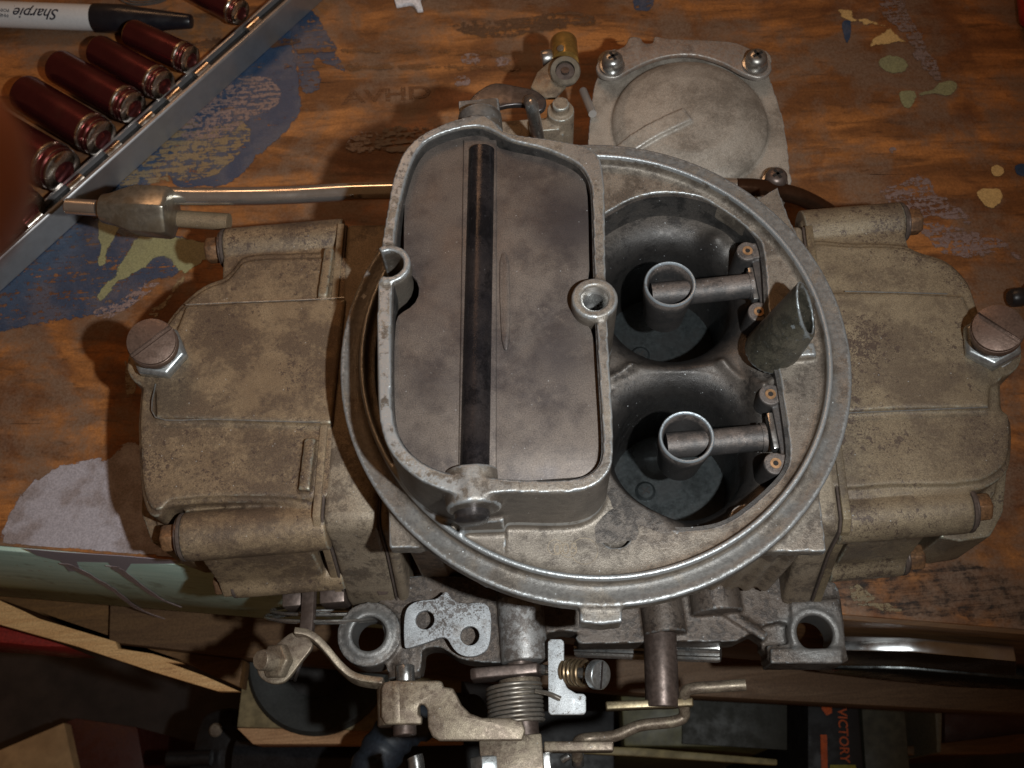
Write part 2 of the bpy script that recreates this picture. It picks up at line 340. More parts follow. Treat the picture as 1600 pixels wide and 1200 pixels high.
# floor: inside the ring, right of and below the tower
pa = W(735, 860, 79); a0 = math.degrees(math.atan2(pa[1], pa[0])); pb = W(925, 240, 79); a1 = math.degrees(math.atan2(pb[1], pb[0]))
if a0 > 0: a0 -= 360
fl = circ(0, 3.1, 65, 90, a0, a1)
inner_left = [W(905, 300, 79), W(880, 500, 79), W(800, 700, 79), W(700, 760, 79), W(690, 812, 79)]
dim = circ(*W(962, 829, 79), 4.6, 28)
h.prism(fl+inner_left, 66, 79, holes=[rec, dim]); h.prism(circ(*W(962, 829, 79), 6, 28), 62, 75.6)
h.prism(circ(*W(1178, 803, 79), 5.5, 20), 60, 71)
cb = W(929, 468, ZR); cl = W(608, 413, ZR)
def cut(mb, cutters):
    me = bpy.data.meshes.new('t'); me.from_pydata([Vector(v)*.01 for v in mb.v], [], mb.f); bm = bmesh.new(); bm.from_mesh(me); bmesh.ops.recalc_face_normals(bm, faces=bm.faces); bm.to_mesh(me); bm.free()
    o = bpy.data.objects.new('t', me); COL.objects.link(o); tmp = [o]
    for c in cutters:
        m2 = bpy.data.meshes.new('t'); m2.from_pydata([Vector(v)*.01 for v in c.v], [], c.f); bm = bmesh.new(); bm.from_mesh(m2); bmesh.ops.recalc_face_normals(bm, faces=bm.faces); bm.to_mesh(m2); bm.free()
        q = bpy.data.objects.new('t', m2); COL.objects.link(q); tmp.append(q); m = o.modifiers.new('b', 'BOOLEAN'); m.object = q; m.operation = 'DIFFERENCE'; m.solver = 'EXACT'
    dg = bpy.context.evaluated_depsgraph_get(); dg.update(); r = bpy.data.meshes.new_from_object(o.evaluated_get(dg))
    out = MB(); out.add([tuple(v.co*100) for v in r.vertices], [tuple(p.vertices) for p in r.polygons])
    for q in tmp: bpy.data.objects.remove(q)
    return out
tw = MB(); tw.prism(t_out, 62, ZR, holes=[t_in])
tw = cut(tw, [MB().cyl((cb[0], cb[1], 90), (cb[0], cb[1], 120), 4.6), MB().cyl((cl[0]-.4, cl[1], 84), (cl[0]-.4, cl[1], 120), 4.6)])
h.add(tw.v, tw.f)
# recess skirt
cr = np.mean(np.array(rec), 0)
rec2 = [(cr[0]+(p[0]-cr[0])*1.0+np.sign(p[0]-cr[0])*2.2, cr[1]+(p[1]-cr[1])*1.0+np.sign(p[1]-cr[1])*2.2) for p in rec]
h.prism(rec2, 56, 77, holes=[rec])
# deep wall of the ring at the open left side
def sector(r0, r1, a0, a1, n=50): return circ(0, 3.1, r1, n, a0, a1)+circ(0, 3.1, r0, n, a1, a0)
h.prism(sector(63.4, 67.4, 128, 238), 44, 79)
h.prism(sector(48, 63, 120, 215), 40, 46)
# lugs under and on the ring
def lug(pts, z0, z1): h.prism(pxo(pts, z1), z0, z1)
lug([(906, 930), (973, 930), (972, 972), (940, 976), (906, 972)], 70, 78.6)
lug([(1165, 322), (1215, 292), (1235, 345), (1285, 440), (1300, 520), (1268, 500), (1225, 400)], 71, 76)
lug([(1172, 838), (1196, 862), (1292, 862), (1276, 730), (1262, 730), (1235, 790)], 71, 75.5)
lug([(640, 780), (607, 775), (607, 856), (650, 856), (680, 850)], 70, 76)
# bosses
h.ringlathe([(6.0, 70), (6.0, 110.6), (5.6, 111), (3.9, 111), (3.5, 110.4), (3.5, 70)], (cb[0], cb[1], 0), (0, 0, 1), 56)
arc = circ(cl[0], cl[1], 5.7, 30, -118, 118)+circ(cl[0], cl[1], 3.9, 30, 118, -118)
h.prism(arc, 72, ZR+.6)
# choke shaft bosses
def ycyl(mb, px, py0, py1, z, r, r1=None):
    a = W3(px, py0, z); b = W(px, py1, z); mb.cyl(a, (a[0], b[1], z), r, r1)
ycyl(h, 737, 738, 797, 103.6, 6.9)
h.prism(pxo([(706, 780), (790, 780), (790, 834), (722, 836)], 80), 76, 91); h.prism(pxo([(722, 834), (790, 834), (791, 866), (776, 870), (744, 856)], 80), 76, 80.0)
h.prism(pxo([(706, 760), (788, 760), (786, 786), (708, 786)], 96), 80, 98)
ycyl(h, 752, 214, 182, 102.5, 6.4)
p = W3(752, 200, 92); h.box((p[0], p[1], 90), (12, 6, 24))
p = W3(1240, 553, 82); h.box((p[0], p[1]+1, 78), (13, 4, 8))
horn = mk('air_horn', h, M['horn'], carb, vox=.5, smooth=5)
def stamp(s, px, py, size, z, rot=0):
    cu = bpy.data.curves.new('t', 'FONT'); cu.body = s; cu.size = size; cu.extrude = .06; cu.align_x = 'CENTER'; cu.resolution_u = 3
    o = bpy.data.objects.new('t', cu); COL.objects.link(o); dg = bpy.context.evaluated_depsgraph_get(); dg.update(); me = bpy.data.meshes.new_from_object(o.evaluated_get(dg))
    p = W(px, py, z); b = MB(); ca_, sa_ = math.cos(rot), math.sin(rot); b.add([(p[0]+v.co.x*ca_-v.co.y*sa_, p[1]+v.co.x*sa_+v.co.y*ca_, z+v.co.z) for v in me.vertices], [tuple(q.vertices) for q in me.polygons]); bpy.data.objects.remove(o); return b
st_ = stamp('005', 884, 866, 4.4, 79.0, rad(-4))
for (x, y, r) in ((868, 855, 1.9), (888, 858, 2.1), (913, 861, 3.4)):
    q = W(x, y, 79); st_.ringlathe([(r, 78.9), (r, 79.05), (r+.2, 79.05), (r+.25, 78.9)], (q[0], q[1], 0), (0, 0, 1), 32)
mk('cast_number', st_, M['blockflat'], horn, flat=True)
# vent tube with a slanted mouth
c0 = W3(1217, 522, 86); vx, vy = c0[0], c0[1]
v = MB(); n = 44; R1, R2 = 6.4, 5.1; vs = []
def ztop(x, y): return 97-(x)*1.30+(y)*.30
outer = circ(0, 0, 1, n)
for (ra, zf) in ((R1*1.22, None), (R1, ztop), (R2, ztop), (R2, None)):
    for (ux, uy) in outer:
        x, y = ux*ra, uy*ra; z = zf(x, y) if zf else 76; vs.append((vx+x+(z-76)*.26, vy+y+(z-76)*.06, z))
fs = []
for j in range(4):
    k = (j+1) % 4
    for i in range(n): fs.append((j*n+i, j*n+(i+1) % n, k*n+(i+1) % n, k*n+i))
v.add(vs, fs)
M['vent'] = cast_mat('vent_tube_cast', (.085, .078, .058), (.035, .033, .026), (.13, .115, .09), .09, .3, .4, .35, (.36, .40, .42), .53, .60, .6, off=9)
mk('vent_tube', v, M['vent'], carb, vox=.4, smooth=4)
# threaded bore
tb = MB()
prof = []
for k in range(14):
    prof += [(3.55, 110.2-k*1.1), (3.05, 110.2-k*1.1-.55)]
prof = list(reversed(prof))
tb.ringlathe([(3.9, 94), (3.9, 110.2)]+list(reversed([(r, z) for r, z in prof])), (cb[0], cb[1], 0), (0, 0, 1), 40)
mk('threaded_insert', tb, M['steel'], carb)
tb = MB(); tb.cyl((cb[0], cb[1], 93.5), (cb[0], cb[1], 95), 3.8); mk('bore_bottom', tb, M['black'], carb)
# choke plate
cp = [(650, 219), (690, 214), (724, 214), (724, 206), (768, 214), (775, 232), (840, 243), (890, 258), (910, 274), (919, 300), (920, 400), (921, 436), (905, 446), (898, 470), (903, 495), (925, 512), (932, 560), (938, 650), (940, 710), (930, 735), (912, 746), (785, 753), (785, 757), (700, 745), (650, 728), (620, 695), (613, 650), (613, 600), (617, 520), (620, 492), (640, 482), (655, 462), (652, 438), (636, 424), (630, 410), (632, 300), (637, 250)]
PZ = 106.0; cpo = lap(crom(pxo(cp, PZ), 2), 1)
c = MB(); c.prism(cpo, PZ-1.5, PZ)
def quad(px0, py0, px1, py1, z): return [W(px0, py0, z), W(px1, py0, z), W(px1, py1, z), W(px0, py1, z)]
M['plate'] = cast_mat('choke_plate_stained', (.122, .100, .088), (.036, .030, .033), (.185, .152, .127), .030, .07, .46, .35, None, speck=.35, darkamt=.7, lightamt=.6, off=33, bump=.05, fine=.18, dthr=.53, dsoft=.05, barrels=[(*W(900, 345, PZ), 0, 17, .75), (*W(880, 545, PZ), 0, 13, .65), (*W(672, 600, PZ), 0, 9, .4), (*W(745, 640, PZ), 0, 8, .4)])
plate = mk('choke_plate', c, M['plate'], carb, bevel=.3)
c = MB(); q = pxo([(724, 218), (776, 218), (776, 742), (716, 742)], PZ+.5); c.prism(q, PZ-.2, PZ+.6)
mk('reinforcing_strip', c, M['plate'], plate, bevel=.5, seg=3)
c = MB(); q = pxo([(781, 408), (795, 408), (796, 532), (784, 532)], PZ+.5); c.prism(crom(q, 3), PZ-.2, PZ+.6)
mk('stiffening_rib', c, M['plate'], plate, bevel=.3)
c = MB()
a = W3(753, 238, PZ-.8); b = W3(742, 742, PZ-.8); c.tube([a, b], 3.9, 32)
M['oily'] = cast_mat('choke_shaft_oily', (.022, .021, .025), (.012, .012, .014), (.07, .058, .055), .05, .13, .2, .6, None, speck=.4, off=4, bump=.03)
mk('choke_shaft', c, M['oily'], carb)
c = MB(); a = W(738, 795, 98.5); c.lathe([(0.5, 0), (3.6, .3), (4.4, 1), (4.4, 3.0), (5.3, 3.3), (5.3, 5), (5.3, 9)], (a[0], W(738, 821, 100)[1], 101.5), (0, 1, 0), 36)
mk('choke_shaft_end', c, M['darksteel'], carb)

lin = lap(t_in, 2); cc = np.mean(np.array(lin), 0)
def inset(P, d):
    P = np.array(P); t_ = np.roll(P, -1, 0)-np.roll(P, 1, 0); t_ /= np.linalg.norm(t_, axis=1)[:, None]; n_ = np.stack([-t_[:, 1], t_[:, 0]], 1)
    A = np.sum(P[:, 0]*np.roll(P[:, 1], -1)-np.roll(P[:, 0], -1)*P[:, 1]); n_ *= (1 if A > 0 else -1)
    return [tuple(q) for q in (P+n_*d).tolist()]
ls = cut(MB().prism(inset(lin, -.4), 101, 108.9, holes=[inset(lin, .3)]), [MB().cyl((cb[0], cb[1], 90), (cb[0], cb[1], 120), 6.3), MB().cyl((cl[0], cl[1], 84), (cl[0], cl[1], 120), 6.0)])
mk('tower_lining', ls, M['soot'], carb)  # thin sleeve giving the inner tower wall a darker tone
mk('recess_lining', MB().prism(inset(rec, -.3), 58, 78.3, holes=[inset(rec, .95)]), M['soot'], carb)  # thin sleeve giving the recess wall a darker tone
# ---- barrels: smooth heightfield funnels
CA = W(1043, 480, 60); CB = W(1060, 716, 60); RT = 18.9
xs = np.arange(min(p[0] for p in rec)-1, max(p[0] for p in rec)+1.5, .4); ys = np.arange(min(p[1] for p in rec)-1.5, max(p[1] for p in rec)+1.5, .4)
X, Y = np.meshgrid(xs, ys)
def prof(r, rho, zt):
    d = np.clip(r-RT, 0, rho); z = zt+np.sqrt(np.maximum(rho**2-(rho-d)**2, 0))*.95
    return np.where(r < RT, zt-(RT-r)*30, z)
da = np.hypot(X-CA[0], Y-CA[1]); db = np.hypot(X-CB[0], Y-CB[1])
za = prof(da, 10, 58.0); zb = prof(db, 10, 58.5)
Zh = np.minimum(za, zb)
# shoulder rising to the floor at the lower left
s0 = np.array(W(952, 650, 79)); s1 = np.array(W(1110, 845, 79)); dd = (s1-s0)/np.linalg.norm(s1-s0); nn = np.array([-dd[1], dd[0]])
sd = (X-s0[0])*nn[0]+(Y-s0[1])*nn[1]
if nn[1] > 0: sd = -sd     # positive towards lower left
rise = np.clip((sd+6)/13, 0, 1); rise = rise*rise*(3-2*rise)
Zh = np.where(db > RT, Zh+rise*(79-Zh)*np.clip((db-RT)/5, 0, 1), Zh)
# bump (boss) upper right, Y ridges
bx, by = W(1119, 372, 70); Zh = np.where(da > RT, Zh+3.2*np.exp(-((X-bx)**2+(Y-by)**2)/14.), Zh)
for (p, q, hh) in (((955, 590), (985, 572), 2.0), ((1128, 566), (1185, 620), 2.4), ((985, 572), (1128, 566), 1.0), ((1185, 620), (1215, 600), 2.5)):
    A = np.array(W(*p, 69)); B = np.array(W(*q, 69)); L = B-A
    tt = np.clip(((X-A[0])*L[0]+(Y-A[1])*L[1])/(L@L), 0, 1); dist = np.hypot(X-A[0]-tt*L[0], Y-A[1]-tt*L[1])
    Zh = np.where((da > RT) & (db > RT), Zh+hh*np.exp(-dist**2/3.0), Zh)
# raised land between the barrels near the vent tube
lx, ly = W(1180, 590, 76); Zh = np.where((da > RT) & (db > RT), Zh+6.0/(1+np.exp(-((X-W(1168, 590, 70)[0])*1.6)))*np.exp(-((Y-ly)/10.)**2), Zh)
Zh = np.maximum(Zh, 30); idx = np.arange(X.size).reshape(X.shape)
hm = MB(); hm.v = list(zip(X.ravel().tolist(), Y.ravel().tolist(), Zh.ravel().tolist()))
Zc = Zh
fa = []
for j in range(X.shape[0]-1):
    for i in range(X.shape[1]-1):
        if max(Zc[j, i], Zc[j+1, i], Zc[j, i+1], Zc[j+1, i+1]) > 31: fa.append((int(idx[j, i]), int(idx[j, i+1]), int(idx[j+1, i+1]), int(idx[j+1, i])))
hm.f = fa
M['funnel'] = cast_mat('cast_funnel', (.105, .09, .079), (.018, .017, .017), (.165, .142, .122), .05, .25, .42, .35, None, speck=.9, darkamt=.7, off=5, barrels=[(CA[0], CA[1], 21, 30), (CB[0], CB[1], 21, 28)])
mk('venturi_funnels', hm, M['funnel'], carb, vox=None, ang=80)
for k, (cx, cy) in enumerate((CA, CB)):
    b = MB(); b.ringlathe([(19.2, 22), (19.2, 57.0), (20.2, 57.0), (20.2, 22)], (cx, cy, 0), (0, 0, 1), 72)
    mk('barrel_wall', b, M['throttle'], carb)
    b = MB(); b.cyl((cx, cy, 31), (cx, cy, 32), 19.15, n=64); d = mk('throttle_plate', b, M['throttle'], carb)
    b = MB(); b.cyl((cx-18, cy+1, 28), (cx+18, cy+1, 28), 3.4); mk('throttle_shaft', b, M['darksteel'], carb)
    b = MB(); q = W3(1002 if k == 0 else 1010, 548 if k == 0 else 762, 36); b.lathe([(3.2, 0), (3.2, .6), (2.4, 1.3)], (q[0], q[1], 31.9), (0, 0, 1), 24); b2 = mk('plate_screw', b, M['throttle'], d)
    b = MB(); b.box((q[0], q[1], 33.2), (3, .5, .4), (0, 0, 45)); b.box((q[0], q[1], 33.25), (3, .5, .4), (0, 0, -40)); mk('screw_slot', b, M['black'], d)
# ---- boosters
def booster(pc, arm, bossa, bossb):
    zt = 79.5; cx, cy = W(pc[0], pc[1], zt); b = MB()
    b.ringlathe([(6.6, 79.0), (6.9, 79.5), (7.3, 79.6), (7.6, 79.2), (7.5, 74), (6.6, 66), (6.2, 60), (5.6, 60), (5.6, 70), (6.2, 76)], (cx, cy, 0), (0, 0, 1), 60)
    ob = mk('booster', b, M['booster'], carb, bevel=0)
    e = W3(arm[0], arm[1], 74)
    b = MB(); b.tube([(cx-5, cy, 73.3), (cx+7, cy-.1, 73.3), (e[0], cy-.3, 74.5)], 3.7, 28); mk('bridge_arm', b, M['booster'], ob)
    b = MB(); b.tube([(e[0]-.5, cy-.3, 74.5), (e[0]+.8, cy-.3, 74.5)], 4.1, 28); mk('arm_collar', b, M['booster'], ob)
    # yoke and the two jet bosses
    b = MB(); A = W3(bossa[0], bossa[1], 77); B = W3(bossb[0], bossb[1], 77)
    b.prism(circ(A[0], A[1], 3.2, 26), 60, 77, draft=1.25); b.prism(circ(B[0], B[1], 3.2, 26), 60, 77, draft=1.25)
    b.box(((A[0]+B[0])/2+2.4, (A[1]+B[1])/2, 70), (2.6, abs(A[1]-B[1]), 12)); b.box((A[0]+2.4, A[1], 69), (3, 5, 16)); b.box((B[0]+2.4, B[1], 69), (3, 5, 16))
    y = mk('discharge_yoke', b, M['booster'], carb, vox=.35, smooth=3)
    b = MB(); b.box(((A[0]+B[0])/2+.1, (A[1]+B[1])/2-.3, 74.6), (1.5, abs(A[1]-B[1])*.52, 3.4)); mk('yoke_clip', b, M['steel'], y, bevel=.2)
    for P in (A, B):
        b = MB(); b.ringlathe([(1.5, 76.4), (1.5, 77.25), (.75, 77.25), (.75, 76.4)], (P[0], P[1], 0), (0, 0, 1), 20); mk('air_bleed', b, M['jet'], y)
        b = MB(); b.cyl((P[0], P[1], 76.6), (P[0], P[1], 77.08), .8, n=14); mk('bleed_hole', b, M['black'], y)
booster((1047, 443), (1172, 455), (1168, 392), (1186, 487))
booster((1073, 682), (1192, 695), (1204, 616), (1212, 724))
# ---- main casting below the ring
PSI = rad(-4.7); CU = Vector((math.cos(PSI), math.sin(PSI), 0)); CV = Vector((-math.sin(PSI), math.cos(PSI), 0))
def CF(u, v): q = CU*u+CV*v; return (q.x, q.y)
def UVc(p): q = Vector((p[0], p[1], 0)); return (q.dot(CU), q.dot(CV))
b = MB()
def rb_(u0, u1, v0, v1, z0, z1): b.prism([CF(u0, v0), CF(u1, v0), CF(u1, v1), CF(u0, v1)], z0, z1)
rb_(-54, -6, -44, 50, 8, 44); rb_(-54, 56, -42, 48, 2, 20); rb_(-55, -46, -46, 54, 8, 60)
rb_(48, 57, -44, 50, 10, 62); rb_(-20, 50, -50, -43, 12, 52); rb_(20, 57, -50, -44.5, 12, 68); rb_(-30, 57, 47, 56, 12, 50)
for k in range(5):
    q = CF(54-k*5.6, -50.5); b.cyl((q[0], q[1], 20), (q[0], q[1], 71), 2.1)
q = CF(-32, -40); b.cyl((q[0], q[1], 15), (q[0], q[1], 60), 7)
mk('main_body', b, M['block'], carb, vox=.8, smooth=5)
mk('vent_slot', MB().prism(crom(pxo([(566, 560), (574, 500), (584, 470), (590, 500), (584, 600), (574, 640)], 46.4), 3), 45.5, 46.6), M['black'], carb)

M['bowlLf'] = cast_mat('bowl_flange_tan', (.19, .135, .085), (.078, .053, .040), (.31, .23, .14), .03, .13, .52, .22, None, speck=.5, darkamt=.75, off=21)
M['bowlRf'] = cast_mat('bowl_flange_olive', (.175, .133, .082), (.085, .062, .045), (.265, .21, .13), .03, .13, .52, .22, None, speck=.5, darkamt=.7, off=47)
# ---- fuel bowls
def zline(p, q, z0, z1, w, mb):      # bar between two photo points
    A = Vector(W3(*p, z1)); B = Vector(W3(*q, z1)); d = (B-A).normalized(); n = Vector((-d.y, d.x, 0))*w/2
    mb.prism([tuple((A+n)[:2]), tuple((A-n)[:2]), tuple((B-n)[:2]), tuple((B+n)[:2])], z0, z1)
def bowl(name, mat, S, outline, mid, nutp, ribs, tubes, blkx, lines):
    b = MB(); zt = 57.5
    ol = crom(pxo(outline, zt-1.5), 4); b.prism(ol, 30, zt-1.5, draft=.98); b.prism([(p[0], cy0+(p[1]-cy0)*1.10) for cy0 in [sum(q[1] for q in ol)/len(ol)] for p in ol], 14, 44, draft=1.0)
    ol2 = [(p[0]*.985+S*0.9, p[1]*.95+.2) for p in ol]; b.prism(ol2, 30, zt)
    b.prism(pxo(mid, 59.3), 30, 59.3)
    for (p, q, r, z, e) in tubes:
        A = Vector(W3(*p, z)); B = Vector((W(q[0], p[1], z)[0], A.y, z)); b.cyl(A, B, r, r)
    X0, X1 = (W(352, 880, 22)[0], W(512, 880, 22)[0]) if S < 0 else (W(1295, 880, 22)[0], W(1408, 880, 22)[0])
    yy0 = W(tubes[2][0][0], tubes[2][0][1], 22)[1]; yT = W(tubes[1][0][0], tubes[1][0][1], 49)[1]; b.prism([(yT, 50), (yT-6.6, 46), (yy0-2, 29), (yy0-5.2, 23), (yy0-3, 15), (yT+12, 15)], min(X0, X1), max(X0, X1), T=(Vector((0, 1, 0)), Vector((0, 0, 1)), Vector((1, 0, 0)), (0, 0, 0)))
    P = W(nutp[0], nutp[1], 59); b.prism(circ(P[0], P[1], 9.2, 36), 20, 58.6); b.prism(circ(P[0]-S*5, P[1]-4, 8, 30), 20, 58.9)
    b.prism(pxo([(222, 690), (220, 800), (236, 846), (278, 862), (310, 860), (310, 690)] if S < 0 else [(1578, 690), (1568, 800), (1548, 838), (1500, 846), (1470, 840), (1470, 690)], 42), 14, 42)
    ty = W3(*tubes[0][0], 50)[1]; tx = sorted((W(tubes[0][0][0], 380, 50)[0], W(tubes[0][1][0], 380, 50)[0])); b.prism([(tx[0], ty-14), (tx[1], ty-14), (tx[1], ty+1), (tx[0], ty+1)], 20, 54.6)
    for (p, q, w) in ribs: zline(p, q, 50, 60.3, w, b)
    o = mk(name, b, mat, carb, vox=.55, smooth=7)
    for ln in lines:      # scribed parting lines standing slightly proud
        l = MB(); pts = crom([W3(x, y, 59.35) for x, y in ln], 4, False); l.tube(pts, .22, 6); mk('parting_line', l, M['nutzinc'], o)
    for (p, q, r, z, e) in tubes:
        A = Vector(W3(*q, z)); A.y = W3(*p, z)[1]
        d = Vector((S, 0, 0))
        mk('bolt_gasket', MB().cyl(A, A+d*1.1, r*.98, n=32), M['gasket'], o, bevel=.2)
        w_ = MB().cyl(A+d*1.2, A+d*2.0, r*.86, n=32); mk('washer', w_, M['brownsteel'], o, bevel=.2)
        hx = MB(); hx.lathe([(4.5, 0), (4.5, 4.2), (3.9, 4.9)], A+d*2.0, d, 6, up=(0, .3, 1)); mk('bowl_bolt', hx, M['rusty'], o, bevel=.35)
    return o
tubesL = [((540, 374), (356, 374), 7.0, 50, 0), ((515, 820), (292, 820), 7.4, 49, 0), ((540, 893), (372, 893), 5.6, 22, 0)]
lo = [(550, 396), (540, 394), (440, 396), (385, 400), (368, 415), (352, 432), (318, 446), (282, 476), (250, 520), (226, 580), (216, 650), (217, 720), (221, 770), (232, 802), (248, 806), (262, 792), (290, 788), (330, 785), (420, 785), (512, 785), (520, 700), (535, 500)]
bl = bowl('front_fuel_bowl', M['bowlL'], -1, lo, [(540, 466), (400, 471), (290, 478), (243, 600), (243, 652), (400, 657), (518, 662)], (243, 562),
     [((514, 386), (503, 462), 3.2), ((484, 684), (474, 765), 3.4)], tubesL, 0,
     [[(243, 600), (243, 652), (330, 655), (400, 657), (500, 660)], [(290, 476), (380, 472), (460, 469), (538, 465)]])
# the sign convention: bolts point away from the body
tubesR = [((1250, 362), (1408, 362), 7.0, 50, 0), ((1300, 812), (1512, 812), 7.4, 49, 0), ((1290, 882), (1408, 882), 5.6, 22, 0)]
ro = [(1245, 385), (1330, 380), (1405, 382), (1440, 394), (1480, 408), (1512, 440), (1530, 490), (1560, 560), (1566, 640), (1580, 660), (1580, 715), (1570, 742), (1540, 762), (1506, 768), (1480, 770), (1400, 770), (1290, 770), (1280, 700), (1255, 500)]
br = bowl('rear_fuel_bowl', M['bowlR'], 1, ro, [(1255, 456), (1400, 457), (1505, 462), (1550, 560), (1545, 636), (1400, 638), (1270, 646)], (1549, 545),
     [((1260, 690), (1310, 692), 4)], tubesR, 0,
     [[(1325, 645), (1380, 643), (1450, 640), (1543, 636)], [(1320, 455), (1400, 457), (1480, 459)]])
# ---- metering blocks and gaskets: profile in y-z pushed along x
def slab(name, pxa, pxb, mat, z=58, dz=0, yy=(350, 828), py=700):
    ua = UVc(W(pxa, py, z))[0]; ub = UVc(W(pxb, py, z))[0]; v0 = UVc(W(pxa, yy[0], z))[1]; v1 = UVc(W(pxa, yy[1], z))[1]
    prof = [(v0, z+dz), (v1+4, z+dz), (v1+.8, z-3+dz), (v1-2, 40), (v1-11, 14), (v1-12, 4), (v0-4, 4), (v0+2, 40)]
    b = MB(); b.prism(prof, min(ua, ub), max(ua, ub), T=(CV, Vector((0, 0, 1)), CU, (0, 0, 0))); return mk(name, b, mat, carb, bevel=1.6 if abs(ua-ub) > 3 else .3, seg=3)
slab('bowl_gasket', 509, 513, M['gasket'], dz=-.6)
slab('bowl_flange', 497, 509, M['bowlLf'], dz=.2)
slab('metering_block', 513, 596, M['blockflat'], dz=-.2)
slab('block_gasket', 596, 599, M['gasket'], dz=-.8)
slab('body_end', 599, 618, M['blockflat'], dz=-.4)
slab('bowl_gasket', 1299, 1303, M['gasket'], dz=-.6, yy=(352, 832)); slab('bowl_flange', 1303, 1316, M['bowlRf'], dz=.2, yy=(352, 832)); slab('metering_block', 1250, 1299, M['blockflat'], dz=-.2, yy=(352, 832))
# ---- needle and seat adjusting screws
def seat(pc, pn, ang, lean):
    P = Vector(W3(pn[0], pn[1], 58.5)); T = Vector(W3(pc[0], pc[1], 74)); ax = (T-P).normalized()
    n = MB(); n.lathe([(7.9, 0), (7.9, .7)], P, ax, 40); w_ = mk('nut_washer', n, M['steel'], carb, bevel=.2)
    n = MB(); n.lathe([(8.0, 0), (8.8, .5), (8.8, 4.8), (7.6, 5.8)], P+ax*.8, ax, 6, up=(math.cos(rad(lean)), math.sin(rad(lean)), 0)); nut = mk('lock_nut', n, M['nutzinc'], carb, bevel=.5, seg=3)
    n = MB(); n.lathe([(6.2, 0), (6.2, 3.2)], P+ax*6.4, ax, 40); mk('seal', n, M['brownsteel'], carb)
    n = MB(); L = (T-P).length; s = L-10; d = Vector((math.cos(rad(ang)), math.sin(rad(ang)), 0))
    # slotted head: two half discs with a gap
    x, y, a = frame(ax, up=tuple(d)); 
    h0 = L-4.4; head = MB(); head.lathe([(7.2, 0), (7.35, .3), (7.35, 2.6), (7.1, 3.0)], P+ax*h0, ax, 56); hd = mk('adjusting_screw', head, M['screwtop'], carb, bevel=.2)
    for sg in (-1, 1):
        half = []
        for i in range(29):
            t = math.pi*i/28; half.append((7.0*math.cos(t), max(.75, 7.0*math.sin(t))*sg))
        # u along slot (y axis of frame is closest to d)
        u = (d-ax*d.dot(ax)).normalized(); w2 = ax.cross(u)
        m = MB(); m.prism(half, h0+2.9, h0+4.4, T=(u, w2, ax, P)); mk('screw_face', m, M['screwtop'], hd, bevel=.25)
seat((236, 533), (252, 556), 38, 20)
seat((1560, 512), (1546, 540), -48, 50)
def sc(px, py, z):                       # mm per photo pixel there
    a = W(px, py, z); b = W(px+1, py, z); return math.hypot(a[0]-b[0], a[1]-b[1])
def Z3(px, py, z): return Vector(W3(px, py, z))
def rough_outline(pts, amp, n=4, seed=1):
    rn = random.Random(seed); o = crom(pts, n); return [(p[0]+rn.gauss(0, amp), p[1]+rn.gauss(0, amp)) for p in o]
# ---- vacuum secondary diaphragm housing
zc = 44
b = MB()
vo = [(934, 100), (944, 84), (962, 76), (985, 78), (1030, 80), (1080, 78), (1130, 82), (1168, 80), (1190, 86), (1202, 104), (1203, 120), (1213, 150), (1222, 180), (1229, 215), (1233, 250), (1234, 290), (1226, 312), (1180, 320), (1000, 300), (925, 260), (919, 216), (927, 141), (934, 118)]
b.prism(crom(pxo(vo, zc), 4), 20, zc, draft=.97)
for (x, y) in ((955, 100), (1182, 98), (1212, 284)): p = W(x, y, zc); b.prism(circ(p[0], p[1], 5.2, 26), 22, zc+2.0)
dc = W(1077, 196, zc); R = 27.5
b.lathe([(R+.3, 0), (R, 1.8), (R-1.0, 3.0), (R-4, 4.8), (R*.6, 7.0), (R*.3, 8.0), (.5, 8.4)], (dc[0], dc[1], zc-.2), (0, 0, 1), 80)
def domez(x, y): return zc-.2+float(np.interp(math.hypot(x-dc[0], y-dc[1])/R, [0, .3, .6, .855, .96, 1.0], [8.4, 8.0, 7.0, 4.8, 3.0, 1.8]))
L0, L1, R0_, R1_ = W(958, 224, zc+5), W(1066, 172, zc+8), W(980, 240, zc+5), W(1082, 190, zc+8); vs = []
for i in range(13):
    k = i/12
    for (a_, b_) in ((L0, L1), (R0_, R1_)):
        x, y = a_[0]+(b_[0]-a_[0])*k, a_[1]+(b_[1]-a_[1])*k; vs += [(x, y, domez(x, y)+1.5), (x, y, zc-3)]
fs = [(0, 1, 3, 2), (48, 50, 51, 49)]
for i in range(12):
    o_ = i*4; fs += [(o_, o_+2, o_+6, o_+4), (o_+1, o_+5, o_+7, o_+3), (o_, o_+4, o_+5, o_+1), (o_+2, o_+3, o_+7, o_+6)]
b.add(vs, fs)
b.box((dc[0]+10, dc[1]-34, 34), (34, 18, 18))
vac = mk('vacuum_housing', b, M['vac'], carb, vox=.5, smooth=5)
g = MB(); gp = crom(pxo([(975, 72), (984, 58), (1000, 58), (1006, 66), (1020, 66), (1024, 56), (1047, 60), (1137, 64), (1169, 74), (1198, 88), (1206, 108), (1190, 121), (1165, 116), (1130, 98), (1090, 86), (1050, 86), (1012, 96), (983, 110), (962, 121), (940, 118), (931, 104), (944, 86)], zc+4.5), 3)
g.prism(gp, zc+2.2, zc+4.5)
M['bracket'] = cast_mat('bracket_rusty', (.21, .14, .10), (.10, .07, .055), (.30, .22, .17), .08, .3, .6, .2, (.36, .33, .30), .53, .60, .4, off=19)
mk('retaining_bracket', g, M['bracket'], vac, bevel=.6, seg=3)
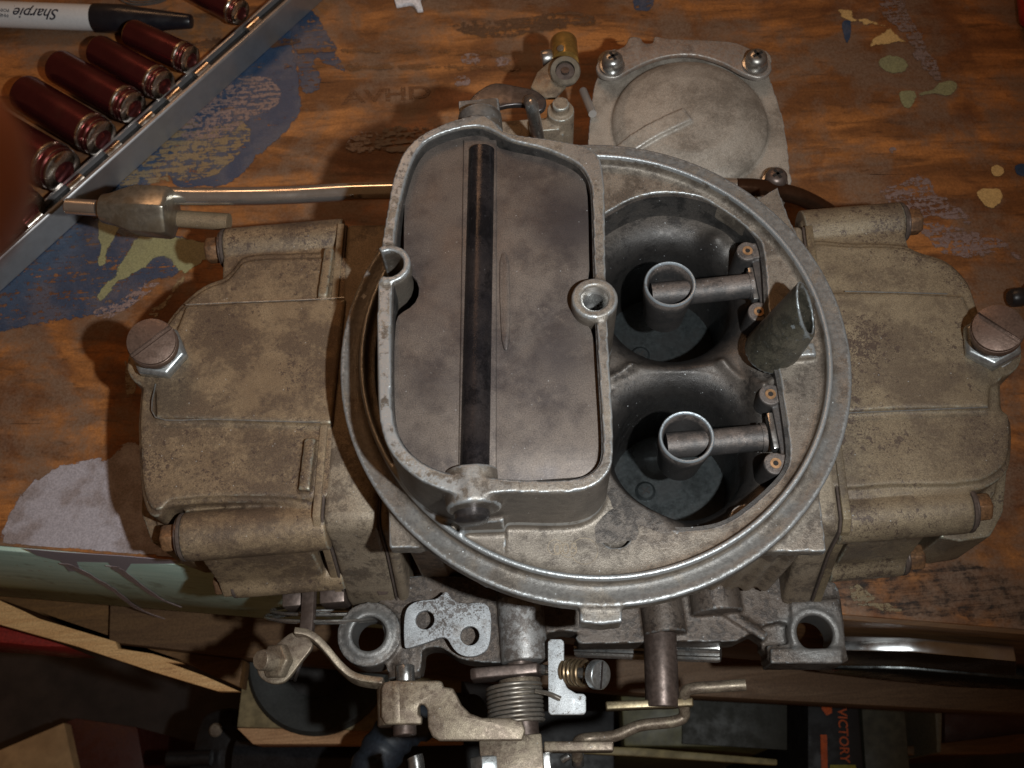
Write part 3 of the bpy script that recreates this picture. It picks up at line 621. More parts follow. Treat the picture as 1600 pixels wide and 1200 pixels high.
def phillips(px, py, z, r, mat, parent, name='pan_screw', tilt=(0, 0)):
    p = Z3(px, py, z); m = MB(); ax = Vector((tilt[0], tilt[1], 1)).normalized()
    m.lathe([(r, -3), (r*1.05, 0), (r*.98, 1.2), (r*.75, 2.1), (r*.45, 2.45)], p, ax, 32); s_ = mk(name, m, mat, parent, bevel=.15)
    for k in (0, 1): x = MB(); x.box(p+ax*2.42, (r*1.05 if k else r*.26, r*.26 if k else r*1.05, .5), (0, 0, 25)); mk('cross_slot', x, M['black'], s_)
    w_ = MB(); w_.lathe([(r*1.25, -3.2), (r*1.25, -2.2)], p, ax, 32); mk('spring_washer', w_, M['steel'], s_, bevel=.2)
phillips(957, 95, zc+8, 3.7, M['steel'], vac); phillips(1182, 92, zc+8, 3.7, M['steel'], vac); phillips(1213, 278, zc+6, 3.6, M['brownsteel'], vac)
# ---- choke linkage behind the tower
b = MB(); b.prism(crom(pxo([(729, 176), (735, 154), (753, 138), (775, 129), (808, 134), (837, 141), (853, 155), (850, 169), (837, 173), (816, 163), (781, 167), (768, 180)], 96), 3), 94, 96)
cl_ = mk('choke_lever', b, M['darksteel'], carb, bevel=.5, seg=3)
b = MB(); b.tube(crom([Z3(828, 158, 97), Z3(830, 163, 99), Z3(832, 172, 97), Z3(838, 200, 84), Z3(846, 240, 60)], 5, False), 2.0, 18); mk('choke_rod', b, M['steel'], carb)
b = MB(); p = Z3(876, 172, 66); b.cyl((p.x, p.y, 20), (p.x, p.y, 66), 4.6); b.cyl((p.x, p.y, 20), (p.x, p.y, 69.5), 2.9)
q = Z3(810, 190, 60); b.box((q.x+4, q.y-3, 44), (22, 8, 32)); b.box((p.x-6, p.y-3, 56), (10, 5, 14))
mk('choke_rod_guide', b, M['block'], carb, vox=.5, smooth=5)
b = MB(); b.prism(pxo([(839, 113), (829, 136), (851, 152), (868, 152), (886, 132), (898, 110), (880, 92), (862, 92)], 58), 56.5, 58); mk('fast_idle_lever', b, M['lever'], carb, bevel=.4)
ax = Vector((0.05, .75, -.25)).normalized(); p = Z3(883, 113, 60)
b = MB(); b.ringlathe([(3.4, 0), (5.0, 0), (5.4, .6), (5.0, 3.0), (3.4, 3.0)], p+Vector((0, 0, 1)), Vector((.03, .35, -.9)), 40); mk('bushing', b, M['nickel'], carb)
b = MB(); b.lathe([(3.2, 0), (3.2, .6), (1.6, .61), (1.5, -.6)][:2], p+Vector((0, 0, .2)), Vector((0, .35, -.9)), 30); b.lathe([(1.4, 0), (1.4, 1.1)], p+Vector((0, 0, 1.2)), (0, 0, -1), 20); mk('pivot_pin', b, M['brownsteel'], carb)
b = MB(); b.lathe([(4.9, 0), (4.9, 11.5), (4.4, 12)], Z3(883, 98, 54), Vector((0.05, 1, -.2)), 36); sw = mk('brass_swivel', b, M['brass'], carb, bevel=.2)
b = MB(); e = Z3(876, 76, 58.6); b.lathe([(1.3, 0), (1.3, .5)], e, Vector((-.4, .1, 1)), 18); mk('cross_hole', b, M['nickel'], sw)
b = MB(); b.lathe([(2.6, 0), (2.9, .5), (2.9, 3.4), (2.6, 4)], Z3(846, 92, 54), Vector((1, .1, 0)), 28, ); b.lathe([(1.7, 3), (1.7, 9)], Z3(846, 92, 54), Vector((1, .1, 0)), 20); mk('clamp_screw', b, M['steel'], carb, bevel=.2)
b = MB(); b.tube([Z3(911, 142, 40), Z3(926, 178, 46)], 1.5, 16); mk('vacuum_nipple', b, M['vac'], carb)
# ---- fuel line with its hexagon nut
zf = 50
b = MB(); path = crom([Z3(262, 306, zf), Z3(330, 307, zf), Z3(450, 305, zf), Z3(560, 299, zf), Z3(700, 296, zf), Z3(1000, 290, zf), Z3(1150, 292, zf)], 8, False)
b.tube(path, 3.05, 28); mk('fuel_line', b, M['chrome'], carb)
M['tube_dark'] = plain_mat('tube_tarnished', (.14, .075, .045), .16, .9, .01, .1, .4)  # chrome made darker; shade and orange reflection put into its colour
b = MB(); b.tube(crom([Z3(1150, 292, zf), Z3(1190, 294, zf-1), Z3(1250, 308, 44), Z3(1300, 335, 34), Z3(1320, 352, 24)], 8, False), 3.0, 28); mk('fuel_line_end', b, M['tube_dark'], carb)
b = MB(); A = Z3(103, 322, zf+1); B = Z3(270, 333, zf); d = (B-A).normalized(); L = (B-A).length
b.lathe([(2.3, 0), (2.75, .5), (2.75, 11)], A, d, 32); st = mk('fuel_line_stub', b, M['chrome'], carb)
b = MB(); x0 = L*.345; b.lathe([(4.9, x0), (7.8, L-8), (9.0, L-7.9)][:2], A, d, 40); b.lathe([(4.6, x0), (9.2, x0+12), (9.5, L-1.5), (8.9, L)], A, d, 6, up=(0, .2, 1))
mk('fuel_line_nut', b, M['nickel'], carb, bevel=.4, seg=2)
b = MB(); b.tube([Z3(268, 341, 44), Z3(358, 347, 44)], 3.0, 24); mk('inlet_neck', b, M['bowlLf'], carb)

# ---- throttle body (dirty base casting)
M['zinc2'] = cast_mat('boss_bare_metal', (.30, .29, .28), (.12, .095, .08), (.42, .42, .42), .10, .4, .42, .4, None, speck=.5, bump=.06, off=3, dthr=.52)
zb = 14; b = MB()
def ear(cx, cy, r, rh, z0=3, z1=16.5):
    p = W(cx, cy, z1); b.prism(circ(p[0], p[1], r, 40), z0, z1, holes=[circ(p[0], p[1], rh, 30)])
    return p
e1 = W(576, 990, 16.5); e2 = W(1275, 988, 16.5)
o1 = [(640, 900), (700, 900), (770, 900), (1210, 900), (1290, 906), (1312, 925), (1322, 1015), (1318, 1036), (1210, 1036), (1200, 1020), (1200, 1008), (1232, 1006), (1232, 975), (1198, 975), (1150, 1002), (1060, 1002), (905, 1006), (905, 988), (850, 990), (848, 1032), (776, 1036), (745, 1034), (715, 1028), (690, 1012), (660, 1016), (656, 1050), (606, 1050), (604, 1034), (592, 1030), (600, 990), (590, 950), (600, 930)]
b.prism(crom(pxo(o1, zb), 2), 2, zb, holes=[circ(e2[0], e2[1], 5.6, 30)])
b.prism(circ(e1[0], e1[1], 10.2, 40), 3, 16, holes=[circ(e1[0], e1[1], 5.4, 30)])
b.ringlathe([(5.4, 3), (7.8, 3), (8.6, 15.6), (7.4, 16.6), (6.2, 16.9), (5.4, 16.5)], (e1[0], e1[1], 0), (0, 0, 1), 44)
b.ringlathe([(5.6, 3), (8.0, 3), (8.4, 14), (7.6, 15.6), (5.6, 15.4)], (e2[0], e2[1], 0), (0, 0, 1), 44)
def yc(px, py0, py1, z, r0, r1=None):
    A = Z3(px, py0, z); B = W(px, py1, z); b.cyl(A, (A.x, B[1], z), r0, r1)
yc(812, 925, 1030, 13, 7.2); yc(1031, 930, 992, 15, 6.6); yc(630, 1000, 1062, 10, 5.2); yc(1112, 900, 960, 15, 8)
zl = lambda p, q, w, z: zline(p, q, 5, z, w, b)
zl((1110, 940), (1198, 995), 3, 14.9); b.prism(pxo([(1190, 965), (1240, 965), (1240, 1015), (1190, 1015)], 10), 2, 10)
b.prism(pxo([(1205, 1012), (1318, 1012), (1318, 1036), (1205, 1036)], 17), 2, 16.2)
b.box((0, W(900, 860, 10)[1]+30, 9), (118, 62, 14))
b.prism(pxo([(1236, 940), (1312, 935), (1324, 1030), (1236, 1030)], 15), 2, 15.2, holes=[circ(e2[0], e2[1], 5.6, 30)])
M['base2'] = cast_mat('cast_base_ears', (.095, .070, .054), (.038, .030, .026), (.17, .145, .125), .07, .35, .45, .3, (.30, .31, .31), .57, .64, .8, off=14, wearc=[(e1[0], e1[1], 6, 12), (e2[0], e2[1], 6, 13)])
mk('throttle_body', b, M['base2'], carb, vox=.5, smooth=5)
b = MB(); yc(812, 936, 1036, 13.4, 7.5); mk('shaft_boss', b, M['zinc2'], carb, bevel=.5, seg=3)
# zinc stop plates
def zp(s, ox, oy, k): return [(ox+x/k, oy+y/k) for x, y in s]
b = MB()
pl = lap(crom(pxo(zp([(945, 300), (985, 240), (1050, 218), (1120, 214), (1160, 190), (1190, 165), (1215, 200), (1250, 228), (1320, 240), (1446, 240), (1446, 460), (1405, 525), (1330, 548), (1262, 530), (1222, 485), (1198, 442), (1158, 432), (1080, 462), (965, 495), (945, 478)], 380, 880, 3.75), 21), 4), 3)
k = sc(660, 970, 21); h1 = W(380+1065/3.75, 880+332/3.75, 21); h2 = W(380+1328/3.75, 880+425/3.75, 21)
b.prism(pl, 18.6, 21, holes=[circ(*h1, 15*k, 30), circ(*h2, 15*k, 30)]); mk('stop_plate', b, M['zinc'], carb, bevel=.35, seg=2)
b = MB(); b.prism(pxo(zp([(585, 460), (600, 444), (665, 445), (680, 460), (680, 690), (700, 732), (750, 762), (795, 765), (809, 780), (809, 870), (795, 886), (602, 887), (588, 870)], 700, 880, 3.75), 22), 19.8, 22)
mk('throttle_stop_bracket', b, M['zincbright'], carb, bevel=.4, seg=2)
# idle speed screw with spring
A = Z3(888, 1050, 20); B = Z3(935, 1054, 26); d = (B-A).normalized()
b = MB(); b.cyl(A-d*10, B, 1.6, n=20); sr = mk('idle_screw', b, M['steel'], carb)
hd_ax = Vector((.55, -.25, .8)).normalized()
b = MB(); b.lathe([(4.0, 0), (4.35, .4), (4.35, 2.6), (4.0, 3.0)], B-d*1.5, d*.5+hd_ax*.6, 40); mk('screw_head', b, M['nutzinc'], sr, bevel=.2)
ax2 = (d*.5+hd_ax*.6).normalized(); u = Vector((0, 1, 0)); u = (u-ax2*u.dot(ax2)).normalized(); w2 = ax2.cross(u)
b = MB(); P = B-d*1.5+ax2*3.02; b.add([P+u*4+w2*.45, P-u*4+w2*.45, P-u*4-w2*.45, P+u*4-w2*.45, P+u*4+w2*.45+ax2*.06, P-u*4+w2*.45+ax2*.06, P-u*4-w2*.45+ax2*.06, P+u*4-w2*.45+ax2*.06], [(0, 1, 2, 3), (7, 6, 5, 4), (0, 4, 5, 1), (1, 5, 6, 2), (2, 6, 7, 3), (3, 7, 4, 0)]); mk('screw_slot', b, M['darksteel'], sr)
def coil(p0, ax, r, pitch, turns, wr, ph=0, r1=None):
    x, y, a = frame(ax); n = int(turns*22); return [Vector(p0)+a*(pitch*i/22)+x*((r+((r1 or r)-r)*i/n)*math.cos(2*math.pi*i/22+ph))+y*((r+((r1 or r)-r)*i/n)*math.sin(2*math.pi*i/22+ph)) for i in range(n+1)]
b = MB(); b.tube(coil(A-d*1.2, d, 3.6, 1.45, 5.2, .62), .55, 8); mk('idle_screw_spring', b, M['springb'], sr)
M['springs'] = plain_mat('spring_steel', (.36, .33, .29), .36, .7, .01, .15, .8, dirt=(.2, .16, .12))
# throttle shaft, its nut, return spring
zs = 13
def yaxis(px, py0, py1, z): A = Z3(px, py0, z); B = W(px, py1, z); return A, Vector((A.x, B[1], z))
A, B = yaxis(812, 1035, 1260, zs); b = MB(); b.cyl(A, B, 4.3, n=28); sh = mk('throttle_shaft', b, M['brownsteel'], carb)
A, B = yaxis(805, 1042, 1060, zs+1); b = MB(); b.prism([(-11, -4.4), (-9.5, -5.5), (10, -5.5), (11.5, 0), (10, 5.5), (-9.5, 5.5), (-11, 4.4)], 0, 3.4, T=(Vector((1, 0, 0)), Vector((0, 0, 1)), Vector((0, -1, 0)), A+Vector((-3, 0, 0)))); mk('shaft_lever', b, M['brownsteel'], carb, bevel=.6, seg=3)
b = MB(); A2 = A+Vector((1, -4, 0)); b.lathe([(6.6, 0), (6.6, 2.5), (5.2, 2.6), (5.2, 6)], A2, (0, -1, 0), 32); mk('spring_collar', b, M['lever'], carb, bevel=.2)
A, B = yaxis(803, 1072, 1135, zs); nT = 9; b = MB(); b.tube(coil(A, (0, -1, 0), 8.3, abs(B.y-A.y)/nT, nT-.4, .75), .60, 10)
b.tube(crom([Z3(838, 1080, 20), Z3(858, 1084, 24), Z3(876, 1092, 24.5)], 4, False), .75, 10); mk('return_spring', b, M['springs'], carb)
# throttle lever
b = MB()
tl = zp([(808, 740), (820, 700), (860, 688), (1000, 688), (1150, 686), (1170, 700), (1172, 725), (1228, 730), (1245, 760), (1280, 830), (1330, 880), (1400, 905), (1560, 905), (1635, 925), (1655, 980), (1635, 1040), (1150, 1042), (1105, 1015), (1082, 960), (1078, 860), (1060, 828), (1035, 828), (1026, 850), (1026, 880), (1048, 900), (1045, 945), (830, 945), (808, 900)], 380, 880, 3.75)
b.prism(pxo(tl, 22), 19.8, 22); th = mk('throttle_lever', b, M['lever'], carb, bevel=.6, seg=3)
b = MB(); A, B = yaxis(632, 1132, 1150, 17); b.cyl(A, B, 3.6, n=28); mk('pivot_rivet', b, M['brownsteel'], th, bevel=.5, seg=3)
b = MB(); A, B = yaxis(633, 1040, 1066, 15); b.cyl(A, B, 3.0, n=24); mk('pivot_rivet', b, M['steel'], th, bevel=.3)
b = MB(); A, B = yaxis(622, 1068, 1134, 15.5); b.cyl(A, B, 6.6, n=36); mk('lever_barrel', b, M['lever'], th, bevel=.4)
# arm to the accelerator pump spring bolt
b = MB(); arm = crom([Z3(600, 1068, 19), Z3(560, 1062, 19), Z3(535, 1045, 20), Z3(505, 1010, 22), Z3(484, 994, 23), Z3(462, 990, 24)], 5, False); b.strip(arm, 5, 2.2, (0, .3, 1)); mk('pump_arm', b, M['lever'], carb, bevel=.4)
b = MB(); b.prism(crom(pxo([(446, 994), (462, 988), (480, 996), (488, 1010), (470, 1035), (446, 1064), (424, 1068), (406, 1058), (402, 1042), (414, 1024)], 24), 4), 21.8, 24); mk('pump_arm_foot', b, M['lever'], carb, bevel=.5, seg=3)
ax = (Z3(408, 1030, 31)-Z3(440, 1033, 23)).normalized(); P = Z3(440, 1034, 23)
b = MB(); b.lathe([(5.4, .6), (5.6, 1), (5.6, 3.2), (5.0, 4)], P, ax, 6, up=(0, 1, .2)); mk('lock_nut', b, M['lever'], carb, bevel=.4)
b = MB(); b.lathe([(3.1, -6), (3.1, (Z3(408, 1030, 31)-P).length), (2.8, (Z3(408, 1030, 31)-P).length+.4)], P, ax, 28); mk('pump_bolt', b, M['lever'], carb)
b = MB(); Q = Z3(470, 1042, 17); b.tube(coil(Q, Vector((-.75, .35, .2)), 4.2, 1.3, 6, .6), .6, 8); mk('pump_spring', b, M['darksteel'], carb)
b = MB(); b.strip([Z3(484, 912, 20), Z3(482, 960, 20), Z3(478, 1006, 21)], 4.2, 2.6, (1, 0, .2)); mk('pump_lever', b, M['brownsteel'], carb, bevel=.3)
b = MB(); q = Z3(466, 928, 18); b.box((q.x-1.8, q.y, 14), (6.4, 8, 10)); b.box((q.x+11, q.y, 14), (8, 8, 10)); mk('pump_lever_yoke', b, M['brownsteel'], carb, bevel=.6)
b = MB(); q = Z3(600, 914, 16); b.lathe([(2.6, 0), (2.6, 4)], q, (0, -.5, 1), 6); mk('body_screw', b, M['brownsteel'], carb, bevel=.2)
# vertical post on the right of the spring, edge-on levers and the wire link
A, B = yaxis(1031, 985, 1106, 14); B.x = Z3(1035, 1106, 14).x; b = MB(); b.cyl(A, B, 5.2, n=36); mk('secondary_shaft', b, M['brownsteel'], carb, bevel=.3)
def bar(p0, p1, z, h, mat, nm, thick=2.2):
    A = Z3(*p0, z); B = Z3(*p1, z); m = MB(); m.strip([A, (A+B)/2, B], h, thick, (0, 0, 1)); return mk(nm, m, mat, carb, bevel=.5, seg=3)
bar((946, 1104), (1082, 1098), 14, 5, M['goldz'], 'secondary_lever', 2.6)
bar((850, 1168), (958, 1167), 14, 7, M['lever'], 'primary_link_lever', 3)
b = MB(); b.tube(crom([Z3(1165, 1070, 20), Z3(1120, 1073, 19), Z3(1082, 1076, 18), Z3(1070, 1084, 16), Z3(1069, 1104, 13), Z3(1068, 1120, 11), Z3(1050, 1128, 11), Z3(1000, 1134, 12), Z3(960, 1150, 13), Z3(920, 1154, 15), Z3(903, 1160, 13), Z3(902, 1185, 8)], 6, False), 1.75, 16); mk('link_rod', b, M['lever'], carb)
# lower bits of the throttle linkage
b = MB(); q = Z3(800, 1215, 12); b.box((q.x+.5, q.y+3, 8.5), (19, 17, 19.4)); mk('cam_block', b, M['lever'], carb, bevel=.6)
b = MB(); A = Z3(766, 1156, 14); B = Z3(764, 1195, 14); b.cyl(A, Vector((A.x, B.y, 14)), 2.4, n=24); s5 = mk('lever_screw', b, M['steel'], carb)
b = MB(); b.lathe([(5.2, 0), (5.4, .5), (5.4, 4.6), (4.8, 5)], Z3(762, 1182, 14), (0, -1, 0), 6, up=(.2, 0, 1)); mk('screw_nut', b, M['nutzinc'], s5, bevel=.4)
b = MB(); b.tube(crom([Z3(648, 1182, 2), Z3(650, 1190, 2), Z3(652, 1210, 2)], 3, False), 2.6, 18); mk('lever_pin', b, M['steel'], carb)
b = MB(); b.box(Z3(850, 1190, 8), (4, 8, 4)); b.tube([Z3(878, 1188, 8), Z3(890, 1180, 9)], 1.2, 10); b.cyl(Z3(903, 1178, 8), Z3(903, 1195, 5), 1.9); mk('cotter_pin', b, M['steel'], carb, bevel=.2)
# ------------------------------------------------------------------ WORKBENCH
def wood_mat(name, c1, c2, c3, sx=.012, sy=.16, dust=None, dustamt=.6, stain=None, rough=.55, fine=.5, bump=.15, off=0, ang=0, coat=0., cracks=False):
    t = NT(name); st = (sx, sy, sy)
    if ang:
        rm = t.n.new('ShaderNodeMapping'); rm.inputs['Rotation'].default_value = (0, 0, rad(-ang)); t.l.new(t.co, rm.inputs[0]); t.co = rm.outputs[0]
    a = t.noise(1.0, 8, .62, 1.2, off=(off, off, 0), stretch=st); b = t.noise(1.0, 5, .7, .2, off=(off+9, 5, 0), stretch=(sx*4, sy*7, sy*7)); c = t.noise(.022, 6, .6, .4, off=(off, 2, 0))
    g = t.noise(1.3, 4, .7, off=(2, 2, off))
    col = t.mix(t.ramp(a, .36, .62), c1, c2); col = t.mix(t.ramp(b, .52, .68, 0, fine), col, c3)
    if stain: col = t.mix(t.ramp(c, .5, .66, 0, .85), col, stain)
    if dust:
        d = t.noise(.03, 7, .68, .3, off=(off+40, 11, 0)); col = t.mix(t.math('MULTIPLY', t.ramp(d, .43, .60, 0, dustamt), t.ramp(g, .25, .6, .4, 1)), col, dust)
    s = t.noise(.14, 5, .7, .3, off=(70, off, 0), stretch=(.35, 1.3, 1)); col = t.mix(t.ramp(s, .63, .72, 0, .75), col, c3)
    if cracks:
        k = t.noise(1.0, 4, .6, .15, off=(off+3, 55, 0), stretch=(.012, .5, .5)); k2 = t.noise(.03, 3, .5, off=(1, 8, 2))
        col = t.mix(t.math('MULTIPLY', t.ramp(k, .66, .70), t.ramp(k2, .45, .6)), col, (.04, .018, .01)); rr = t.noise(.5, 5, .7, off=(4, 4, 4)); col = t.mix(t.ramp(rr, .60, .72, 0, .55), col, c3)
    col = t.mix(1., col, t.mix(t.ramp(g, .3, .7), (.8,)*3, (1.2,)*3), 'MULTIPLY')
    t.set(color=col, rough=t.ramp(a, .3, .7, rough, rough+.2), spec=.35)
    t.bump(t.math('ADD', a, t.math('MULTIPLY', b, .7)), bump); return t.m
M['bench'] = wood_mat('bench_wood', (.46, .185, .055), (.17, .068, .024), (.065, .03, .015), sx=.011, sy=.045, dust=(.19, .125, .085), dustamt=.9, stain=(.13, .05, .022), off=5, fine=.6, ang=-5, rough=.36, bump=.2, cracks=True)
M['dark_wood'] = wood_mat('dark_board_wood', (.17, .085, .035), (.10, .05, .02), (.05, .025, .012), off=31, dust=(.12, .08, .05), dustamt=.4)
M['pale_wood'] = wood_mat('split_pale_wood', (.62, .38, .17), (.52, .29, .12), (.30, .14, .06), sx=.02, sy=.3, off=13)
M['lowrail'] = wood_mat('lower_rail_wood', (.14, .08, .04), (.10, .055, .028), (.07, .035, .02), off=41)
M['mid_wood'] = wood_mat('mid_board_wood', (.17, .085, .03), (.11, .055, .02), (.10, .05, .02), sx=.03, sy=.2, off=23)
A0 = Vector(W3(0, 853, 0)); B0 = Vector(W3(1600, 984, 0)); U0 = (B0-A0).normalized(); N0 = Vector((-U0.y, U0.x, 0))
def WV(px, py, dy):                      # photo point on the upright plane dy behind the bench edge
    d = Vector((_F+(px-800)/F_PX*_R-(py-600)/F_PX*_U)); k = (A0+N0*dy-Vector(CAM)).dot(N0)/d.dot(N0); return Vector(CAM)+d*k
bench = thing('workbench', 'paint spattered orange brown wooden workbench with a teal painted front edge', 'workbench', (0, 0, 0))
ex0 = A0-U0*140; ex1 = B0+U0*140
def slabpoly(pts, z0, z1, name, mat, parent, bevel=.6):
    b = MB(); b.prism([tuple(p[:2]) for p in pts], z0, z1); return mk(name, b, mat, parent, bevel=bevel)
slabpoly([ex0, ex1, ex1+N0*420, ex0+N0*420], -22, 0, 'bench_top', M['bench'], bench, 1.2)
hf = -WV(0, 926, 0).z
def upright(dy0, dy1, z0, z1, s0, s1, name, mat, parent, bevel=.5):
    P = [A0+U0*s0+N0*dy0, A0+U0*s1+N0*dy0, A0+U0*s1+N0*dy1, A0+U0*s0+N0*dy1]; return slabpoly(P, z0, z1, name, mat, parent, bevel)
Ltot = (B0-A0).length
def teal():
    t = NT('teal_painted_wood'); a = t.noise(1, 7, .65, .5, stretch=(.02, .2, .25)); b = t.noise(.08, 6, .65, off=(3, 3, 3)); g = t.noise(1.2, 4, .7)
    x = t.axis('X'); fade = t.ramp(t.math('ADD', x, t.math('MULTIPLY', t.math('SUBTRACT', b, .5), 26)), -72, -62)
    wood = t.mix(t.ramp(a, .35, .65), (.15, .075, .03), (.08, .04, .018))
    pt = t.mix(t.ramp(a, .35, .65), (.55, .72, .63), (.44, .62, .54)); pt = t.mix(t.ramp(b, .55, .66, 0, .6), pt, (.22, .28, .21))
    wear = t.ramp(t.noise(.25, 6, .7, off=(8, 1, 2)), .64, .68, 0, .7); pt = t.mix(wear, pt, (.30, .19, .10))
    col = t.mix(fade, pt, wood); t.set(color=col, rough=.5, spec=.4); t.bump(t.math('ADD', a, g), .12); return t.m
M['teal'] = teal()
fb = upright(-1.5, 14, -hf, -.9, -140, Ltot+140, 'front_board', M['teal'], bench, 1.0)
# lower rails under the bench
def rail_px(dy, pa, pb, ztop, thick, s0, s1, name, mat):
    P = WV(*pa, dy); Q = WV(*pb, dy); m = (P.z+Q.z)/2
    return upright(dy, dy+thick, m, ztop, s0, s1, name, mat, bench)
def under(name, pts, z, th, mat):
    b = MB(); b.prism(pxo(pts, z), z-th, z); return mk(name, b, mat, bench, bevel=.6)
under('lower_rail', [(172, 930), (700, 975), (1650, 1040), (1650, 1117), (1000, 1083), (400, 1029), (170, 1003)], -112, 14, M['lowrail'])
under('cross_board', [(-60, 905), (176, 925), (172, 1006), (380, 1030), (374, 1074), (290, 1036), (184, 1004), (60, 958), (-60, 915)], -118, 12, M['mid_wood'])
rail_px(14.5, (1330, 994), (1600, 1018), -hf-.5, 2.5, (WV(1330, 990, 10)-A0).dot(U0), Ltot+140, 'edge_strip', M['dark_wood'])
# paint on the bench
def paint_mat(name, c, thr=.40, sc_=.30, dirt=None, rough=.4, soft=.03, amt=.5, ragged=1.5):
    t = NT(name); n = t.noise(sc_, 8, .72, .3); m = t.noise(.09, 6, .6, off=(5, 5, 5)); g = t.noise(1.6, 3, .6); e = t.noise(.11, 8, .62, .3, off=(2, 9, 1)); st = t.noise(1., 6, .7, stretch=(.05, .7, .7), off=(3, 1, 1))
    at = t.n.new('ShaderNodeAttribute'); at.attribute_name = 'fade'
    col = t.mix(t.ramp(m, .42, .62, 0, amt), c, dirt or tuple(v*.5 for v in c)); col = t.mix(1., col, t.mix(t.ramp(g, .3, .7), (.8,)*3, (1.2,)*3), 'MULTIPLY')
    al = t.ramp(t.math('ADD', at.outputs['Fac'], t.math('MULTIPLY', t.math('SUBTRACT', e, .5), ragged)), .46, .56)
    w = t.math('ADD', t.math('MULTIPLY', n, .55), t.math('MULTIPLY', st, .45)); t.set(color=col, rough=rough, alpha=t.math('MULTIPLY', al, t.ramp(w, thr, thr+soft))); t.bump(t.math('ADD', n, m), .15); return t.m
M['p_blue'] = paint_mat('paint_blue', (.024, .055, .115), .40, .20, dirt=(.10, .11, .14))
M['p_blue2'] = paint_mat('paint_blue_worn', (.03, .055, .105), .44, .35, dirt=(.13, .11, .12))
M['p_lav'] = paint_mat('paint_lavender', (.37, .345, .375), .26, .22, dirt=(.24, .20, .195), amt=.85)
M['p_lavw'] = paint_mat('paint_lavender_worn', (.24, .175, .165), .48, .5, dirt=(.22, .15, .13))
M['p_cream'] = paint_mat('paint_cream', (.62, .42, .17), .15, .3, dirt=(.5, .33, .14))
M['p_creamw'] = paint_mat('paint_cream_worn', (.24, .17, .09), .475, .30, dirt=(.22, .19, .13))
M['p_green'] = paint_mat('paint_sage', (.27, .27, .14), .2, .3, dirt=(.20, .20, .12))
M['p_grey'] = paint_mat('paint_grey_smear', (.20, .14, .12), .47, .5, dirt=(.26, .21, .21))
M['ink'] = paint_mat('faded_print', (.17, .075, .03), .46, .9)
M['stain'] = paint_mat('dark_stain', (.10, .048, .026), .47, .4); M['soot_p'] = paint_mat('soot_stain', (.032, .025, .022), .44, .2, soft=.22)
pz = [0.10]
def patch(pts, mat, name='paint_patch', jit=.12, label=None, n=5):
    """a paint film: fine grid over the traced shape, 'fade' runs from 0 outside to 1 well inside so that the edge can wear away"""
    pz[0] += .012; P = np.array(crom(pxo(pts, 0), 4)); lo_, hi_ = P.min(0)-2.5, P.max(0)+2.5; big = max(hi_-lo_); st = max(.35, min(1.2, big/45)); soft = max(.5, min(3.2, min(hi_-lo_-5)*.22))
    gx = np.arange(lo_[0], hi_[0]+st, st); gy = np.arange(lo_[1], hi_[1]+st, st); X, Y = np.meshgrid(gx, gy); Q = np.roll(P, -1, 0); D = np.full(X.shape, 1e9); ins = np.zeros(X.shape, bool)
    for (ax_, ay_), (bx_, by_) in zip(P, Q):
        ex, ey = bx_-ax_, by_-ay_; tt = np.clip(((X-ax_)*ex+(Y-ay_)*ey)/(ex*ex+ey*ey+1e-9), 0, 1); D = np.minimum(D, np.hypot(X-ax_-tt*ex, Y-ay_-tt*ey))
        ins ^= ((ay_ > Y) != (by_ > Y)) & (X < (bx_-ax_)*(Y-ay_)/(by_-ay_+1e-12)+ax_)
    Fd = np.clip(.5+np.where(ins, D, -D)/(2*soft), 0, 1); keep = Fd > 0.02; idx = np.arange(X.size).reshape(X.shape); fs = []
    edge_ok = lambda x, y: (x-A0.x)*N0.x+(y-A0.y)*N0.y > .8
    for j in range(X.shape[0]-1):
        for i in range(X.shape[1]-1):
            if (keep[j, i] or keep[j+1, i] or keep[j, i+1] or keep[j+1, i+1]) and (edge_ok(X[j, i], Y[j, i]) or edge_ok(X[j+1, i], Y[j+1, i])): fs.append((int(idx[j, i]), int(idx[j, i+1]), int(idx[j+1, i+1]), int(idx[j+1, i])))
    used = sorted({i for f in fs for i in f}); mp = {u: k for k, u in enumerate(used)}; Xf, Yf, Ff = X.ravel(), Y.ravel(), Fd.ravel(); dd_ = np.maximum(0, 1.0-((Xf-A0.x)*N0.x+(Yf-A0.y)*N0.y)); Xf = Xf+N0.x*dd_; Yf = Yf+N0.y*dd_
    me = bpy.data.meshes.new(name); me.from_pydata([(Xf[u]*MM, Yf[u]*MM, pz[0]*MM) for u in used], [], [tuple(mp[i] for i in f) for f in fs]); at = me.attributes.new('fade', 'FLOAT', 'POINT'); at.data.foreach_set('value', [float(Ff[u]) for u in used])
    o = _link(name, me, M[mat], bench)
    if label: o['label'] = label
    return o
patch([(490, -30), (470, 40), (455, 60), (465, 95), (470, 130), (468, 175), (452, 195), (438, 218), (400, 245), (378, 272), (345, 290), (280, 292), (262, 275), (200, 300), (150, 320), (180, 262), (250, 205), (300, 150), (360, 90), (420, 20), (440, -30)], 'p_blue', label='blue paint patch along the tray')
patch([(290, 185), (250, 220), (215, 250), (180, 285), (230, 285), (330, 275), (372, 240), (395, 205), (375, 190), (330, 200)], 'p_creamw', label='worn cream paint over the blue')
patch([(300, 165), (280, 205), (330, 220), (385, 190), (430, 165), (440, 140), (410, 120), (360, 125)], 'p_lavw', label='scuffed lavender paint')
patch([(455, 30), (490, 20), (520, 70), (540, 110), (520, 108), (490, 90), (500, 130), (470, 140)], 'p_blue2')
patch([(-30, 470), (0, 430), (70, 370), (110, 338), (180, 345), (280, 370), (310, 385), (270, 430), (230, 445), (200, 480), (120, 495), (40, 510), (-30, 520)], 'p_blue2', label='worn blue paint below the tray')
